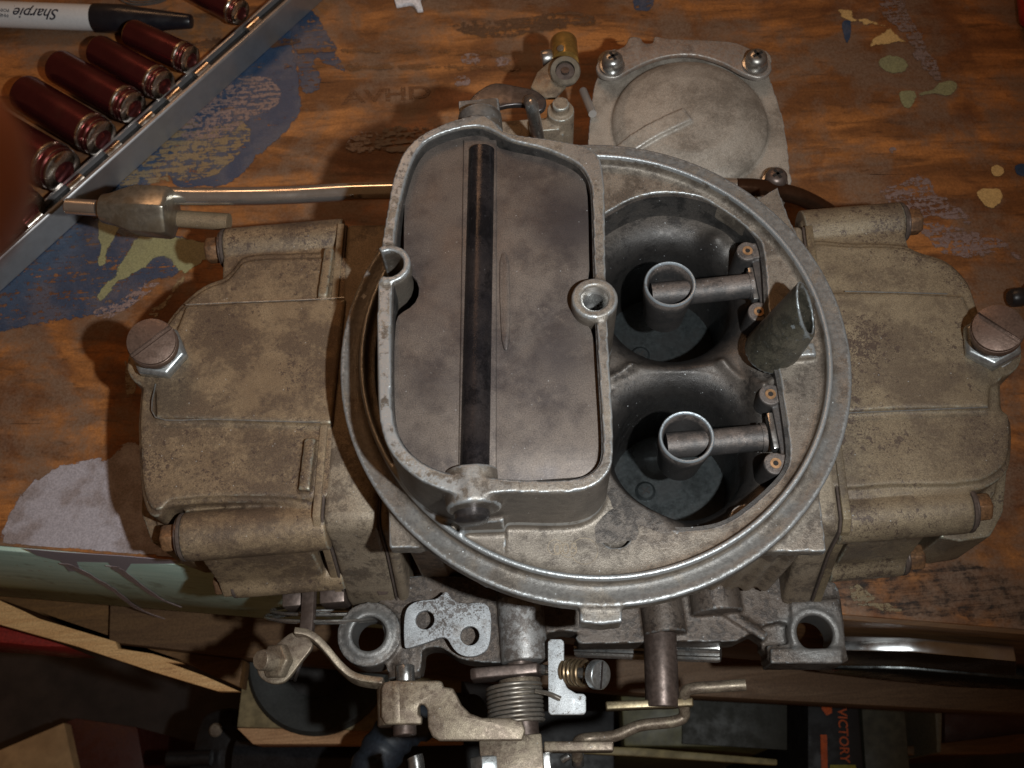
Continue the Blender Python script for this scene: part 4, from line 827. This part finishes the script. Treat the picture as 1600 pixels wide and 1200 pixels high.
patch([(153, 345), (186, 350), (176, 375), (163, 408), (156, 412), (156, 380)], 'p_green'); patch([(225, 365), (280, 372), (330, 385), (300, 420), (288, 425), (258, 400), (215, 425), (186, 445), (158, 462), (158, 456), (185, 420), (210, 385)], 'p_green', label='sage green drip by the fuel nut')
patch([(262, 462), (240, 480), (232, 492), (250, 490), (275, 455), (290, 430), (280, 440)], 'p_creamw'); patch([(195, 560), (208, 590), (212, 610), (200, 622), (196, 600)], 'p_creamw')
patch([(150, 490), (190, 470), (230, 440), (250, 445), (200, 482), (170, 498)], 'p_lavw')
patch([(12, 852), (14, 810), (30, 780), (70, 742), (110, 722), (150, 715), (170, 722), (200, 690), (225, 690), (240, 700), (300, 800), (290, 866), (240, 870), (150, 862), (60, 856)], 'p_lav', label='large pale lavender paint patch at the bench edge', jit=.1)
patch([(1311, 27), (1317, 18), (1328, 18), (1337, 30), (1352, 30), (1385, 42), (1393, 40), (1403, 55), (1415, 66), (1395, 66), (1375, 70), (1358, 72), (1375, 55), (1383, 44), (1350, 36), (1335, 35), (1320, 34)], 'p_cream', jit=.04, label='cream paint splash with a thin tail')
patch([(1316, 33), (1330, 34), (1328, 55), (1323, 67), (1318, 52)], 'p_blue', jit=.03)
patch([(1372, 98), (1382, 88), (1400, 87), (1420, 100), (1410, 115), (1385, 112)], 'p_green', jit=.05)
patch([(1404, 150), (1408, 142), (1428, 142), (1430, 152), (1422, 166), (1415, 166)], 'p_green', jit=.04); patch([(1435, 146), (1455, 142), (1468, 131), (1490, 129), (1493, 140), (1482, 151), (1462, 146), (1440, 150)], 'p_green', jit=.04)
patch([(1365, -20), (1410, -20), (1418, 20), (1440, 55), (1462, 95), (1472, 122), (1466, 128), (1445, 110), (1425, 80), (1415, 60), (1385, 25)], 'p_grey', label='grey scraped smear of paint')
patch([(1548, 262), (1556, 257), (1566, 262), (1570, 270), (1562, 277), (1551, 274)], 'p_cream', jit=.04); patch([(1527, 305), (1535, 298), (1560, 296), (1564, 310), (1555, 324), (1540, 322)], 'p_cream', jit=.05)
patch([(1585, 262), (1600, 258), (1620, 262), (1615, 275), (1592, 275)], 'p_blue')
patch([(1378, 300), (1410, 285), (1432, 270), (1448, 275), (1462, 295), (1490, 318), (1520, 340), (1512, 350), (1480, 342), (1450, 335), (1435, 345), (1400, 325)], 'p_lavw', label='scratched lavender paint patch'); patch([(1440, 350), (1480, 352), (1530, 365), (1565, 378), (1592, 405), (1560, 398), (1500, 402), (1470, 395), (1450, 375)], 'p_lavw')
patch([(545, 220), (560, 210), (582, 222), (580, 235), (560, 238), (540, 234)], 'p_lavw'); patch([(560, 207), (575, 205), (600, 208), (590, 215), (570, 214)], 'p_lavw')
for (x, y, rx, ry) in ((735, 93, 16, 10), (787, 99, 14, 9), (723, 128, 12, 8), (1006, 5, 15, 16), (1395, 235, 6, 5)):
    patch([(x+rx*math.cos(a), y+ry*math.sin(a)) for a in [i*.785 for i in range(8)]], 'p_blue2' if x == 1006 else 'p_lavw', name='paint_spot', jit=.08)
patch([(455, 78), (560, 79), (700, 80), (788, 83), (796, 88), (700, 84), (560, 83), (455, 83)], 'ink', 'printed_line', .02); patch([(458, 103), (600, 103), (760, 104), (808, 104), (800, 110), (700, 109), (560, 108), (458, 108)], 'ink', 'printed_line', .02)
patch([(445, 74), (300, 80), (330, 60), (460, 62)], 'stain', 'dark_stain'); patch([(600, 205), (700, 200), (720, 220), (660, 240), (590, 232)], 'stain', 'dark_stain')
patch([(1300, 880), (1400, 860), (1480, 870), (1560, 900), (1640, 950), (1640, 985), (1480, 965), (1380, 958), (1305, 950)], 'soot_p', 'dark_stain'); patch([(1330, 915), (1345, 920), (1390, 945), (1405, 955), (1365, 952), (1335, 945)], 'p_creamw', 'paint_patch')
patch([(700, 40), (760, 60), (840, 50), (930, 40), (900, 20), (800, 30)], 'stain', 'dark_stain')
M['ink_t'] = None
def ink_flat(name, c, thr):
    t = NT(name); n = t.noise(.9, 6, .7); st = t.noise(1., 6, .7, stretch=(.05, .7, .7)); t.set(color=c, rough=.45, alpha=t.ramp(t.math('ADD', t.math('MULTIPLY', n, .5), t.math('MULTIPLY', st, .5)), thr, thr+.06, 0, .8)); return t.m
M['ink_t'] = ink_flat('faded_letter_ink', (.15, .06, .025), .45)
def text_mesh(s, size, thick=.0, shear=0., font_off=0., sx=1.0):
    cu = bpy.data.curves.new('t', 'FONT'); cu.body = s; cu.size = size; cu.shear = shear; cu.extrude = thick; cu.offset = font_off; cu.align_x = 'CENTER'; cu.align_y = 'CENTER'; cu.resolution_u = 4
    o = bpy.data.objects.new('t', cu); COL.objects.link(o); dg = bpy.context.evaluated_depsgraph_get(); dg.update(); me = bpy.data.meshes.new_from_object(o.evaluated_get(dg))
    vs = [(v.co.x*sx, v.co.y, v.co.z) for v in me.vertices]; fs = [tuple(p.vertices) for p in me.polygons]; bpy.data.objects.remove(o); bpy.data.curves.remove(cu); bpy.data.meshes.remove(me); return vs, fs
vs, fs = text_mesh('AVHD', 9.2, .05, 0, .25, 1.45)
p = Z3(605, 149, .16); b = MB(); b.add([(p.x+v[0]*1.02, p.y+v[1]-v[0]*.02, .16+v[2]) for v in vs], fs); mk('faded_letters', b, M['ink_t'], bench, flat=True)
# drips down the teal board
def drip(pts, w, seed):
    rn = random.Random(seed); L = [WV(x, y, -1.75) for x, y in pts]; L = [Vector(p) for p in crom([tuple(q) for q in L], 6, False)]; b = MB(); vs = []; fs = []
    for i, q in enumerate(L):
        k = i/(len(L)-1); ww = w*(1.4-1.0*k)*(.75+.5*rn.random()); 
        for s, o_ in ((-1, 0), (1, 0), (1, -.25), (-1, -.25)): vs.append(q+U0*s*ww+N0*o_)
    for i in range(len(L)-1):
        for j in range(4): fs.append((i*4+j, i*4+(j+1) % 4, i*4+4+(j+1) % 4, i*4+4+j))
    fs += [(0, 1, 2, 3), tuple(len(vs)-4+j for j in (3, 2, 1, 0))]; b.add(vs, fs); o = mk('paint_drip', b, M['p_lavw2'], bench)
M['p_lavw2'] = ink_flat('paint_drip_mat', (.42, .33, .33), .42); M['p_run'] = ink_flat('paint_run_mat', (.42, .38, .45), .25)
drip([(100, 880), (128, 893), (175, 920), (215, 950), (260, 968)], 1.5, 1); drip([(176, 884), (190, 893), (220, 915), (250, 935), (282, 948)], 1.5, 2)
b = MB(); pp = [(40, 857), (95, 862), (190, 868), (285, 876), (285, 880), (205, 880), (196, 893), (182, 893), (170, 878), (120, 877), (126, 892), (108, 892), (95, 876), (60, 868)]
q = [WV(x, y, -1.7) for x, y in pp]; n = len(q); b.add(q+[v-N0*.2 for v in q], [tuple(range(n)), tuple(range(2*n-1, n-1, -1))]+[(i, (i+1) % n, n+(i+1) % n, n+i) for i in range(n)]); mk('paint_run', b, M['p_run'], bench)

# ------------------------------------------------------------------ things on the bench
# socket tray rail
M['alu'] = plain_mat('tray_aluminium', (.36, .355, .36), .36, .75, .015, .08, .15, dirt=(.36, .35, .36))
M['sock'] = plain_mat('socket_red_chrome', (.17, .04, .042), .27, .85, .01, .12, .1, dirt=(.15, .07, .05), dirtamt=.5)  # dark red stands for reddish surroundings reflected in the chrome
M['sockend'] = plain_mat('socket_chrome_band', (.75, .68, .60), .24, 1., .02, .2, 1.2, dirt=(.25, .16, .10))
rail = thing('socket_rail', 'long bare aluminium socket rail lying diagonally at the upper left', 'socket rail', W3(156, 330, 0))
Ra = Z3(-60, 452, 13); Rb = Z3(520, -64, 13); Ru = (Rb-Ra); Ru.z = 0; RL = Ru.length; Ru.normalize(); Rn = Vector((Ru.y, -Ru.x, 0))   # Rn points to the lower right
def rb(s0, s1, n0, n1, z0, z1):
    P = [Ra+Ru*s0+Rn*n0, Ra+Ru*s1+Rn*n0, Ra+Ru*s1+Rn*n1, Ra+Ru*s0+Rn*n1]; b = MB(); b.prism([tuple(q[:2]) for q in P], z0, z1); return b
b = MB(); T = (Vector((Rn.x, Rn.y, 0)), Vector((0, 0, 1)), Ru, Ra*1.0); T = (T[0], T[1], T[2], Vector((Ra.x, Ra.y, 0)))
b.prism([(-9, 3), (-9, 9.6), (-7.8, 9.6), (-7.8, 6), (-1.2, 6), (-1.2, 12.2), (-.6, 13), (.6, 13), (1.2, 12.2), (1.2, 6), (2.0, .6), (1.8, .2), (.4, 3)], 0, RL, T=T)
mk('rail_channel', b, M['alu'], rail, bevel=.25)
M['seat'] = plain_mat('rail_slot_dark', (.03, .03, .03), .5, .3); mk('rail_slot', rb(0, RL, -7.7, -1.3, 6.05, 7.2), M['seat'], rail)
socks = [((278, -32), (364, 14), 19, 17), ((205, 52), (283, 87), 21, 20), ((152, 78), (241, 126), 23, 21), ((90, 103), (192, 160), 25, 24), ((38, 145), (141, 206), 28, 27), ((-35, 190), (78, 256), 33, 30), ((-80, 262), (22, 322), 34, 30)]
sl = ['short deep socket furthest up the rail beside the black marker cap', 'slim dark red deep socket lying against the marker cap', 'third deep socket from the top with a wide chrome band', 'dark red deep socket in the middle of the rail', 'fourth largest deep socket with an orange tinted far end', 'fat dark red deep socket next to the blurred fingertip', 'largest deep socket mostly hidden under the blurred fingertip']
sl = ['dark red deep socket cut by the top edge, highest one on the rail', 'slim dark red deep socket touching the black marker cap', 'dark red deep socket just below the one touching the marker cap', 'dark red deep socket in the middle of the rail, third from the marker cap', 'thick dark red deep socket directly above the fattest fully seen one', 'fattest dark red deep socket, its side covered by the blurred fingertip', 'lowest deep socket on the rail, only its chrome end showing under the fingertip']
M['amber'] = plain_mat('socket_far_end', (.30, .14, .03), .4, .5)
for i, (f, n_, r, band) in enumerate(socks):
    z = 13; F_ = Z3(*f, z); Nn = Z3(*n_, z); k = sc(*n_, z); R_ = r*k*1.1; ax = (Nn-F_).normalized(); L = (Nn-F_).length
    root = thing('deep_socket', sl[i], 'socket', (Nn.x, Nn.y, 0), 'deep sockets clipped along the rail')
    b = MB(); b.lathe([(R_*.80, 0), (R_*.94, .4), (R_*1.0, 2.2), (R_*1.0, L)], F_, ax, 48); mk('barrel', b, M['sock'], root)
    b = MB(); b.lathe([(R_*.6, -.5), (R_*.86, -.3), (R_*.9, .25)], F_, ax, 40); mk('open_end', b, M['amber'], root)
    bl_ = band*k*.95
    b = MB(); b.lathe([(R_*.96, .2), (R_*.985, 1.0), (R_*.985, bl_*.66), (R_*.93, bl_*.72), (R_*.93, bl_*.92), (R_*.84, bl_)], Nn, ax, 48); bn = mk('drive_end', b, M['sock'], root)
    b = MB(); b.ringlathe([(R_*.9, 0), (R_*1.0, 0), (R_*1.05, .3), (R_*1.05, 1.2), (R_*1.0, 1.5), (R_*.9, 1.5)], Nn, ax, 48); b.ringlathe([(R_*.9, 1.9), (R_*1.01, 1.9), (R_*1.02, 2.3), (R_*.9, 2.3)], Nn, ax, 48); b.ringlathe([(R_*.86, bl_*.62), (R_*.98, bl_*.62), (R_*.98, bl_*.70), (R_*.86, bl_*.70)], Nn, ax, 48); b.ringlathe([(R_*.5, bl_*.84), (R_*.93, bl_*.84), (R_*.93, bl_*.96), (R_*.80, bl_*1.06), (R_*.5, bl_*1.08)], Nn, ax, 48); mk('chrome_ring', b, M['sockend'], bn)
    for j in range(int(5+i)):
        if i in (1, 2, 3, 5):
            a_ = 55+j*9; x, y, _ = frame(ax); c_ = Nn+ax*(bl_*.42)+x*(R_*1.0*math.cos(rad(a_+30)))+y*(R_*math.sin(rad(a_+30)))
            # stamped size marks
            vs, fs = None, None
    # square drive post and clip in the rail
    q = Ra+Ru*((Nn+ax*(bl_+2)-Ra).dot(Ru)); 
    cl2 = MB(); cq = q-Rn*4.6; cl2.tube([cq-Ru*3.6+Vector((0, 0, 9.2-cq.z)), cq+Ru*3.6+Vector((0, 0, 9.2-cq.z))], 2.4, 16); mk('clip', cl2, M['sockend'], rail)
# size numbers stamped on one band
# marker pen
M['mwhite'] = plain_mat('marker_barrel', (.62, .62, .62), .4, 0, .0, .04); M['mblack'] = plain_mat('marker_cap', (.012, .012, .016), .32, 0, 0, .05)
mz = 6.2; Ma = Z3(-60, 20, mz); Mb = Z3(150, 28, mz); Mc = Z3(300, 31, mz); k = sc(100, 25, mz)
pen = thing('marker_pen', 'white barrelled black permanent marker lying at the top left corner', 'marker', (Ma.x, Ma.y, 0))
ax = (Mb-Ma).normalized(); L = (Mb-Ma).length; R_ = 21*k*.93
b = MB(); b.lathe([(R_, 0), (R_, L)], Ma, ax, 56); mk('barrel', b, M['mwhite'], pen)
b = MB(); Lc = (Mc-Mb).length; b.lathe([(R_*1.0, -1), (R_*1.1, 0), (R_*1.1, Lc*.3), (R_*1.0, Lc*.38), (R_*.60, Lc*.93), (R_*.52, Lc)], Mb, ax, 48); mk('cap', b, M['mblack'], pen, bevel=.3)
M['print'] = plain_mat('marker_print', (.02, .02, .035), .4, 0, 0, .1)
def pen_text(s, size, px, ph, sx=1., shear=0., off=0., rot=0):
    vs, fs = text_mesh(s, size, 0, shear, off, sx)
    bm = bmesh.new(); bv = [bm.verts.new(v) for v in vs]
    for f in fs:
        try: bm.faces.new([bv[i] for i in f])
        except ValueError: pass
    bmesh.ops.triangulate(bm, faces=bm.faces); bmesh.ops.subdivide_edges(bm, edges=bm.edges, cuts=3, use_grid_fill=True); bm.verts.index_update(); vs = [tuple(v.co) for v in bm.verts]; fs = [tuple(v.index for v in f.verts) for f in bm.faces]; bm.free(); side = ax.cross(Vector((0, 0, 1))).normalized(); P = Z3(px, 25, mz); t0 = (P-Ma).dot(ax); out = []
    for v in vs:
        u, w_ = (-v[0], -v[1])           # print is upside down for the viewer
        th = ph+(-w_)/R_; c_ = Ma+ax*(t0+u); out.append(c_+side*(math.sin(th)*(R_+.06))+Vector((0, 0, 1))*(math.cos(th)*(R_+.06)))
    b = MB(); b.add(out, fs); return mk('printed_lettering', b, M['print'], pen, flat=True)
pen_text('Sharpie', 6.4, 68, .55, 1.05, .45, .08); pen_text('FINE', 1.9, 16, .80, 1.1, 0, .03); pen_text('POINT', 1.9, 14, .42, 1.1, 0, .03); pen_text('.', 3, 32, .2)
b = MB(); pts = [(612, -14), (619, 9), (641, 5), (646, 7), (652, 16), (661, 15), (656, -2), (668, -14)]; b.prism(pxo(pts, 2), .3, 2.2)
tag(mk('plastic_clip', b, plain_mat('white_plastic', (.75, .75, .78), .4), bevel=.3), 'small white plastic clip poking in at the top edge', 'clip')
# clear bag edge beside the marker cap
M['clear'] = plain_mat('smoky_plastic', (.10, .085, .075), .12, .0, .02, .2, .3)
b = MB(); P = Z3(228, -6, 3.5)
for k_, (rx, ry) in enumerate(((10.5, 4.6), (9, 3.4), (11.6, 5.4))):
    b.tube([P+Vector((rx*math.cos(t), ry*math.sin(t), .8*k_-.6)) for t in [i*math.pi/18 for i in range(37)]], .35, 8)
tag(mk('wire_ring', b, M['clear']), 'thin dark wire ring behind the marker cap', 'wire ring')
b = MB(); P = Z3(1592, 465, 7); b.lathe([(2.6, 0), (3.4, 1), (3.6, 4), (3.0, 6), (4.6, 8), (4.9, 20), (4.2, 22)], P+Vector((-3.4, 0, 0)), (1, .05, 0), 32)
tag(mk('black_stopper', b, plain_mat('black_plastic', (.02, .02, .022), .3)), 'glossy black rubber stopper showing at the right edge behind the slotted brown screw', 'stopper')
b = MB(); P = Z3(1624, 8, 8); b.lathe([(5, 0), (6, 1.5), (6, 30), (5, 31)], P+Vector((-4, -8, 0)), (.2, 1, 0), 32)
tag(mk('red_screwdriver', b, plain_mat('red_plastic', (.35, .02, .015), .35), bevel=.4), 'red plastic screwdriver grip at the extreme top right corner', 'screwdriver')

# ------------------------------------------------------------------ things under and in front of the bench
slab_ = MB(); slab_.box((0, -200, -462), (5000, 5000, 4)); fl_ = mk('floor', slab_, plain_mat('floor_concrete_dark', (.028, .021, .018), .7, 0, .5, .3, .05), flat=True); fl_['kind'] = 'structure'
def flatthing(name, pts, z, th, mat, label, cat, bevel=.8, parent=None):
    b = MB(); b.prism(pxo(pts, z), z-th, z); o = mk(name, b, mat, parent, bevel=bevel)
    return tag(o, label, cat) if label else o
flatthing('splintered_board', [(-60, 905), (0, 938), (38, 955), (60, 966), (180, 1002), (184, 1013), (238, 1021), (286, 1036), (262, 1035), (320, 1056), (374, 1080), (340, 1080), (240, 1050), (120, 1010), (0, 976), (-60, 960)], -70, 5, M['pale_wood'], 'pale freshly split wooden board slanting under the bench at left', 'board')
flatthing('red_case', [(-80, 960), (0, 974), (60, 992), (108, 1011), (60, 1010), (0, 1004), (-80, 1000)], -95, 30, plain_mat('red_painted', (.22, .02, .015), .45), 'deep red case edge just below the split board', 'case')
blk0 = plain_mat('box_dark_wood', (.03, .022, .014), .6)
box = thing('speaker_box', 'wooden box with a round black speaker under the pump arm', 'speaker box', W3(500, 1090, -230))
flatthing('box_panel', [(384, 1020), (370, 1136), (600, 1142), (720, 1142), (720, 1020)], -150, 3, M['olivewood'] if 'olivewood' in M else M.setdefault('olivewood', plain_mat('olive_board', (.20, .155, .08), .6, 0, .1, .3, .2)), None, None, .5, box)
M['plyedge'] = wood_mat('plywood_edge', (.50, .29, .15), (.40, .22, .11), (.22, .10, .05), sx=.03, sy=.6, off=9)
flatthing('plywood_edge', [(369, 1137), (395, 1163), (600, 1162), (720, 1160), (720, 1140), (600, 1141)], -153.5, 16, M['plyedge'], None, None, .6, box)
flatthing('box_body', [(400, 1020), (392, 1158), (600, 1156), (700, 1154), (700, 1020)], -170, 289.5, blk0, None, None, 1, box)
p = Z3(500, 1030, -148); k = sc(500, 1048, -148)*.93; b = MB(); b.ringlathe([(60*k, -6), (62*k, 0), (90*k, 3), (116*k, 3), (122*k, 1), (122*k, -2)], (p.x, p.y, -149), (0, 0, 1), 72)
mk('speaker_ring', b, plain_mat('speaker_black', (.02, .021, .019), .6), box); b = MB(); b.lathe([(62*k, 0), (62*k, 1)], (p.x, p.y, -150.5), (0, 0, 1), 48); mk('speaker_cone', b, M['black'], box)
flatthing('cardboard_box', [(-60, 1197), (100, 1129), (124, 1240), (-60, 1240)], -330, 129.5, plain_mat('cardboard', (.42, .28, .14), .8, 0, .1, .15, .1, dirt=(.25, .15, .07), dirtamt=.4), 'tan cardboard box at the bottom left corner', 'cardboard box')
flatthing('maroon_box', [(103, 1128), (118, 1122), (214, 1136), (232, 1240), (126, 1240)], -340, 119.6, plain_mat('maroon', (.055, .012, .008), .5), 'dark maroon box beside the cardboard box', 'box')
cl3 = thing('black_clamp', 'black cast clamp with a round rivet at the lower left', 'clamp', W3(330, 1160, -260)); blk = plain_mat('black_iron', (.016, .014, .014), .38, .3)
flatthing('clamp_body', crom([(312, 1130), (330, 1112), (372, 1108), (380, 1150), (376, 1230), (296, 1230), (300, 1180)], 3), -230, 14, blk, None, None, 2, cl3)
b = MB(); P = Z3(338, 1141, -229); b.lathe([(3.6, 0), (3.6, 1.5), (2.8, 2.2)], P, (0, 0, 1), 28); mk('rivet', b, M['lever'], cl3)
b = MB(); b.tube([Z3(262, 1186, -222), Z3(330, 1184, -222)], 4, 20); mk('clamp_screw', b, blk, cl3)
b = MB(); b.tube([Z3(372, 1186, -210), Z3(640, 1188, -210)], 11, 32); tag(mk('black_tube', b, plain_mat('black_gloss_tube', (.02, .02, .022), .18, .2)), 'glossy black tube lying below the speaker box', 'tube')
b = MB(); path = crom([Z3(560, 1260, -90), Z3(585, 1195, -90), Z3(625, 1140, -92), Z3(680, 1118, -95), Z3(740, 1120, -110)], 10, False); b.tube(path, [8.8+.5*math.sin(i*1.5) for i in range(len(path))], 24)
tag(mk('ribbed_hose', b, plain_mat('blue_black_rubber', (.02, .026, .036), .45)), 'ribbed blue black hose rising from the bottom edge', 'hose')
b = MB(); b.prism(pxo([(620, 1110), (960, 1110), (960, 1260), (600, 1260)], -200), -459.5, -200); tag(mk('black_bin', b, plain_mat('bin_black', (.012, .012, .013), .5), bevel=1), 'black bin filling the gap under the throttle lever', 'bin')
olv = thing('olive_crate', 'olive green crate with a dark centre panel on the lower shelf', 'crate', W3(1090, 1150, -240)); om = plain_mat('olive_paint', (.085, .08, .032), .5, 0, .05, .3, .2); dk = plain_mat('dark_panel', (.016, .017, .012), .6)
flatthing('crate_lid', [(968, 1060), (1210, 1060), (1210, 1168), (975, 1166)], -180, 279.5, om, None, None, 1, olv); flatthing('dark_panel', [(1066, 1060), (1230, 1060), (1230, 1172), (1066, 1162)], -178, 1.5, dk, None, None, .3, olv)  # thin dark sheet stands in for the shaded inside of the crate
flatthing('lower_shelf', [(880, 1164), (1000, 1168), (1215, 1186), (1215, 1196), (1000, 1182), (880, 1176)], -182, 5, plain_mat('shelf_edge', (.26, .21, .10), .6, 0, .05, .3, .2), 'pale olive shelf edge running under the crate', 'shelf')
tool = thing('orange_lettered_box', 'black box with orange lettering and a yellow tag', 'box', W3(1300, 1150, -240)); 
flatthing('box_body', [(1262, 1085), (1340, 1085), (1352, 1230), (1262, 1230)], -200, 259.5, plain_mat('box_black', (.012, .011, .012), .6), None, None, 1, tool)
om2 = plain_mat('orange_print', (.5, .085, .012), .6); 
vs, fs = text_mesh('VICTORY', 19, 0, 0, .3, 1.)
P0 = Z3(1315, 1106, -199.8); P1 = Z3(1320, 1192, -199.8); tv = (P1-P0); TL = tv.length; tv.normalize(); tw = Vector((-tv.y, tv.x, 0)); w0 = max(v[0] for v in vs)-min(v[0] for v in vs); kk = TL/w0; hk = 15*sc(1315, 1150, -200)/14.0
b = MB(); b.add([P0+tv*((v[0]+w0/2)*kk)+tw*(v[1]*hk) for v in vs], fs); mk('orange_lettering', b, om2, tool, flat=True)
flatthing('orange_stripe', [(1282, 1085), (1300, 1085), (1300, 1114), (1292, 1118), (1284, 1108)], -199.4, .4, om2, None, None, 0, tool); flatthing('orange_stripe', [(1282, 1148), (1292, 1148), (1294, 1230), (1284, 1230)], -199.4, .4, om2, None, None, 0, tool)
flatthing('yellow_tag', [(1297, 1195), (1337, 1195), (1340, 1230), (1296, 1230)], -199, .8, plain_mat('yellow', (.28, .25, .02), .6), None, None, 0, tool)
flatthing('grey_panel', [(1345, 1085), (1412, 1085), (1424, 1230), (1354, 1230)], -205, 254.5, plain_mat('grey_green_panel', (.06, .056, .036), .6, 0, .05, .3, .2), 'grey green panel leaning beside the lettered box', 'panel')
flatthing('thin_post', [(1460, 1088), (1473, 1088), (1471, 1176), (1464, 1176)], -205, 254.5, plain_mat('pale_post', (.15, .135, .09), .6), 'thin pale post standing on the far lower shelf', 'post')
flatthing('back_shelf', [(1415, 1166), (1480, 1160), (1600, 1146), (1680, 1146), (1680, 1168), (1560, 1178), (1420, 1180)], -240, 8, M['mid_wood'], 'brown wooden shelf at the lower right corner', 'shelf')
flatthing('brown_case', [(1476, 1080), (1680, 1080), (1680, 1150), (1476, 1160)], -250, 209.5, plain_mat('brown_case', (.075, .03, .02), .6), 'dark brown case behind the thin post', 'case')
# chrome tools hanging on the front of the bench
vF = Vector(_F); vU = Vector(_U); vR = Vector(_R)
b = MB(); P = WV(512, 962, -15)
for j, (rr, dx, dyy) in enumerate(((92, 0, 0), (88, 4, 5), (90, 2, -5), (85, -2, 9))):
    k = (P-Vector(CAM)).length/F_PX; n_ = 48; c_ = P+vR*dx*k-vU*dyy*k+vF*2*j
    b.tube([c_+vR*(rr*k*math.cos(2*math.pi*i/n_))+(vF*.97+vU*.0)*(rr*k*math.sin(2*math.pi*i/n_))*.9-vU*(10*k*math.sin(2*math.pi*i/n_)) for i in range(n_+1)], .55, 8)
tag(mk('wire_coil', b, M['steel']), 'coil of shiny steel wire hanging on the bench edge', 'wire coil')
def gbox(c4, thick, name, mat, label, cat, bevel=.6):      # box between four photo points on an upright plane
    q = [WV(x, y, d) for x, y, d in c4]; b = MB(); n = len(q); b.add(q+[v+N0*thick for v in q], [tuple(range(n)), tuple(range(2*n-1, n-1, -1))]+[(i, (i+1) % n, n+(i+1) % n, n+i) for i in range(n)]); return tag(mk(name, b, mat, bevel=bevel), label, cat)
gbox([(1290, 1016, -9), (1420, 1019, -9), (1500, 1026, -9), (1588, 1034, -9), (1588, 1056, -9), (1500, 1049, -9), (1420, 1042, -9), (1290, 1040, -9)], 5, 'chrome_bar', plain_mat('polished_bar', (.55, .57, .58), .22, 1., .01, .1, .2, dirt=(.35, .25, .22), dirtamt=.5), 'polished steel bar resting along the bench front at right', 'steel bar')
gbox([(1262, 1043, -7), (1420, 1047, -7), (1600, 1062, -7), (1640, 1080, -7), (1500, 1074, -7), (1380, 1062, -7), (1280, 1050, -7)], 4, 'dark_blade', plain_mat('dark_blade', (.05, .055, .055), .25, .8), 'dark steel blade tucked under the polished bar', 'blade')
def fluted(p0, p1, r, name, label):
    A = WV(*p0, -16); B = WV(*p1, -16); x, y, a_ = frame(B-A); b = MB(); n = 48; vs = []; fs = []; L = (B-A).length
    st = [(0, .9), (.02, 1), (.55, 1), (.57, .88), (.63, .88), (.65, 1), (.98, 1), (1, .9)]
    for t, kk in st:
        for i in range(n): a2 = 2*math.pi*i/n; rr = r*kk*(1+.07*math.cos(a2*12)); vs.append(A+a_*(L*t)+x*(rr*math.cos(a2))+y*(rr*math.sin(a2)))
    for j in range(len(st)-1):
        for i in range(n): fs.append((j*n+i, j*n+(i+1) % n, (j+1)*n+(i+1) % n, (j+1)*n+i))
    fs += [tuple(reversed(range(n))), tuple(range((len(st)-1)*n, len(st)*n))]; b.add(vs, fs); return tag(mk(name, b, M['steel']), label, 'ratchet extension')
fluted((900, 1012), (1126, 1020), 3.0, 'extension_bar', 'fluted chrome extension bar passing behind the dark brown shaft')
gbox([(1058, 1010, 2), (1172, 1006, 2), (1160, 1045, 2), (1128, 1042, 2), (1095, 1066, 2), (1066, 1050, 2)], 4, 'wood_offcut', M['mid_wood'], 'small brown wood offcut wedged behind the wire link', 'offcut')

# ------------------------------------------------------------------ fingertip of the photographer
M['skin'] = plain_mat('skin', (.95, .42, .30), .5, 0, .02, .08, .6)
dv = Vector(_F+(-158-800)/F_PX*_R-(268-600)/F_PX*_U); P = Vector(CAM)+dv*46
per = thing('person', 'blurred fingertip of the photographer reaching in at the left edge', 'person', tuple(P))
b = MB(); back = -vR*1.0+vU*.12-vF*.10; back.normalize()
b.lathe([(r_*.74, h_*.74) for r_, h_ in [(.3, -.0), (3.2, .6), (5.4, 2.0), (6.9, 4.4), (7.6, 8), (7.9, 14), (8.2, 22), (8.9, 26), (8.5, 32), (8.9, 46), (9.8, 52), (9.4, 60), (10, 74)]], P-back*5.6, back, 40); fg = mk('finger', b, M['skin'], per, sub=1)
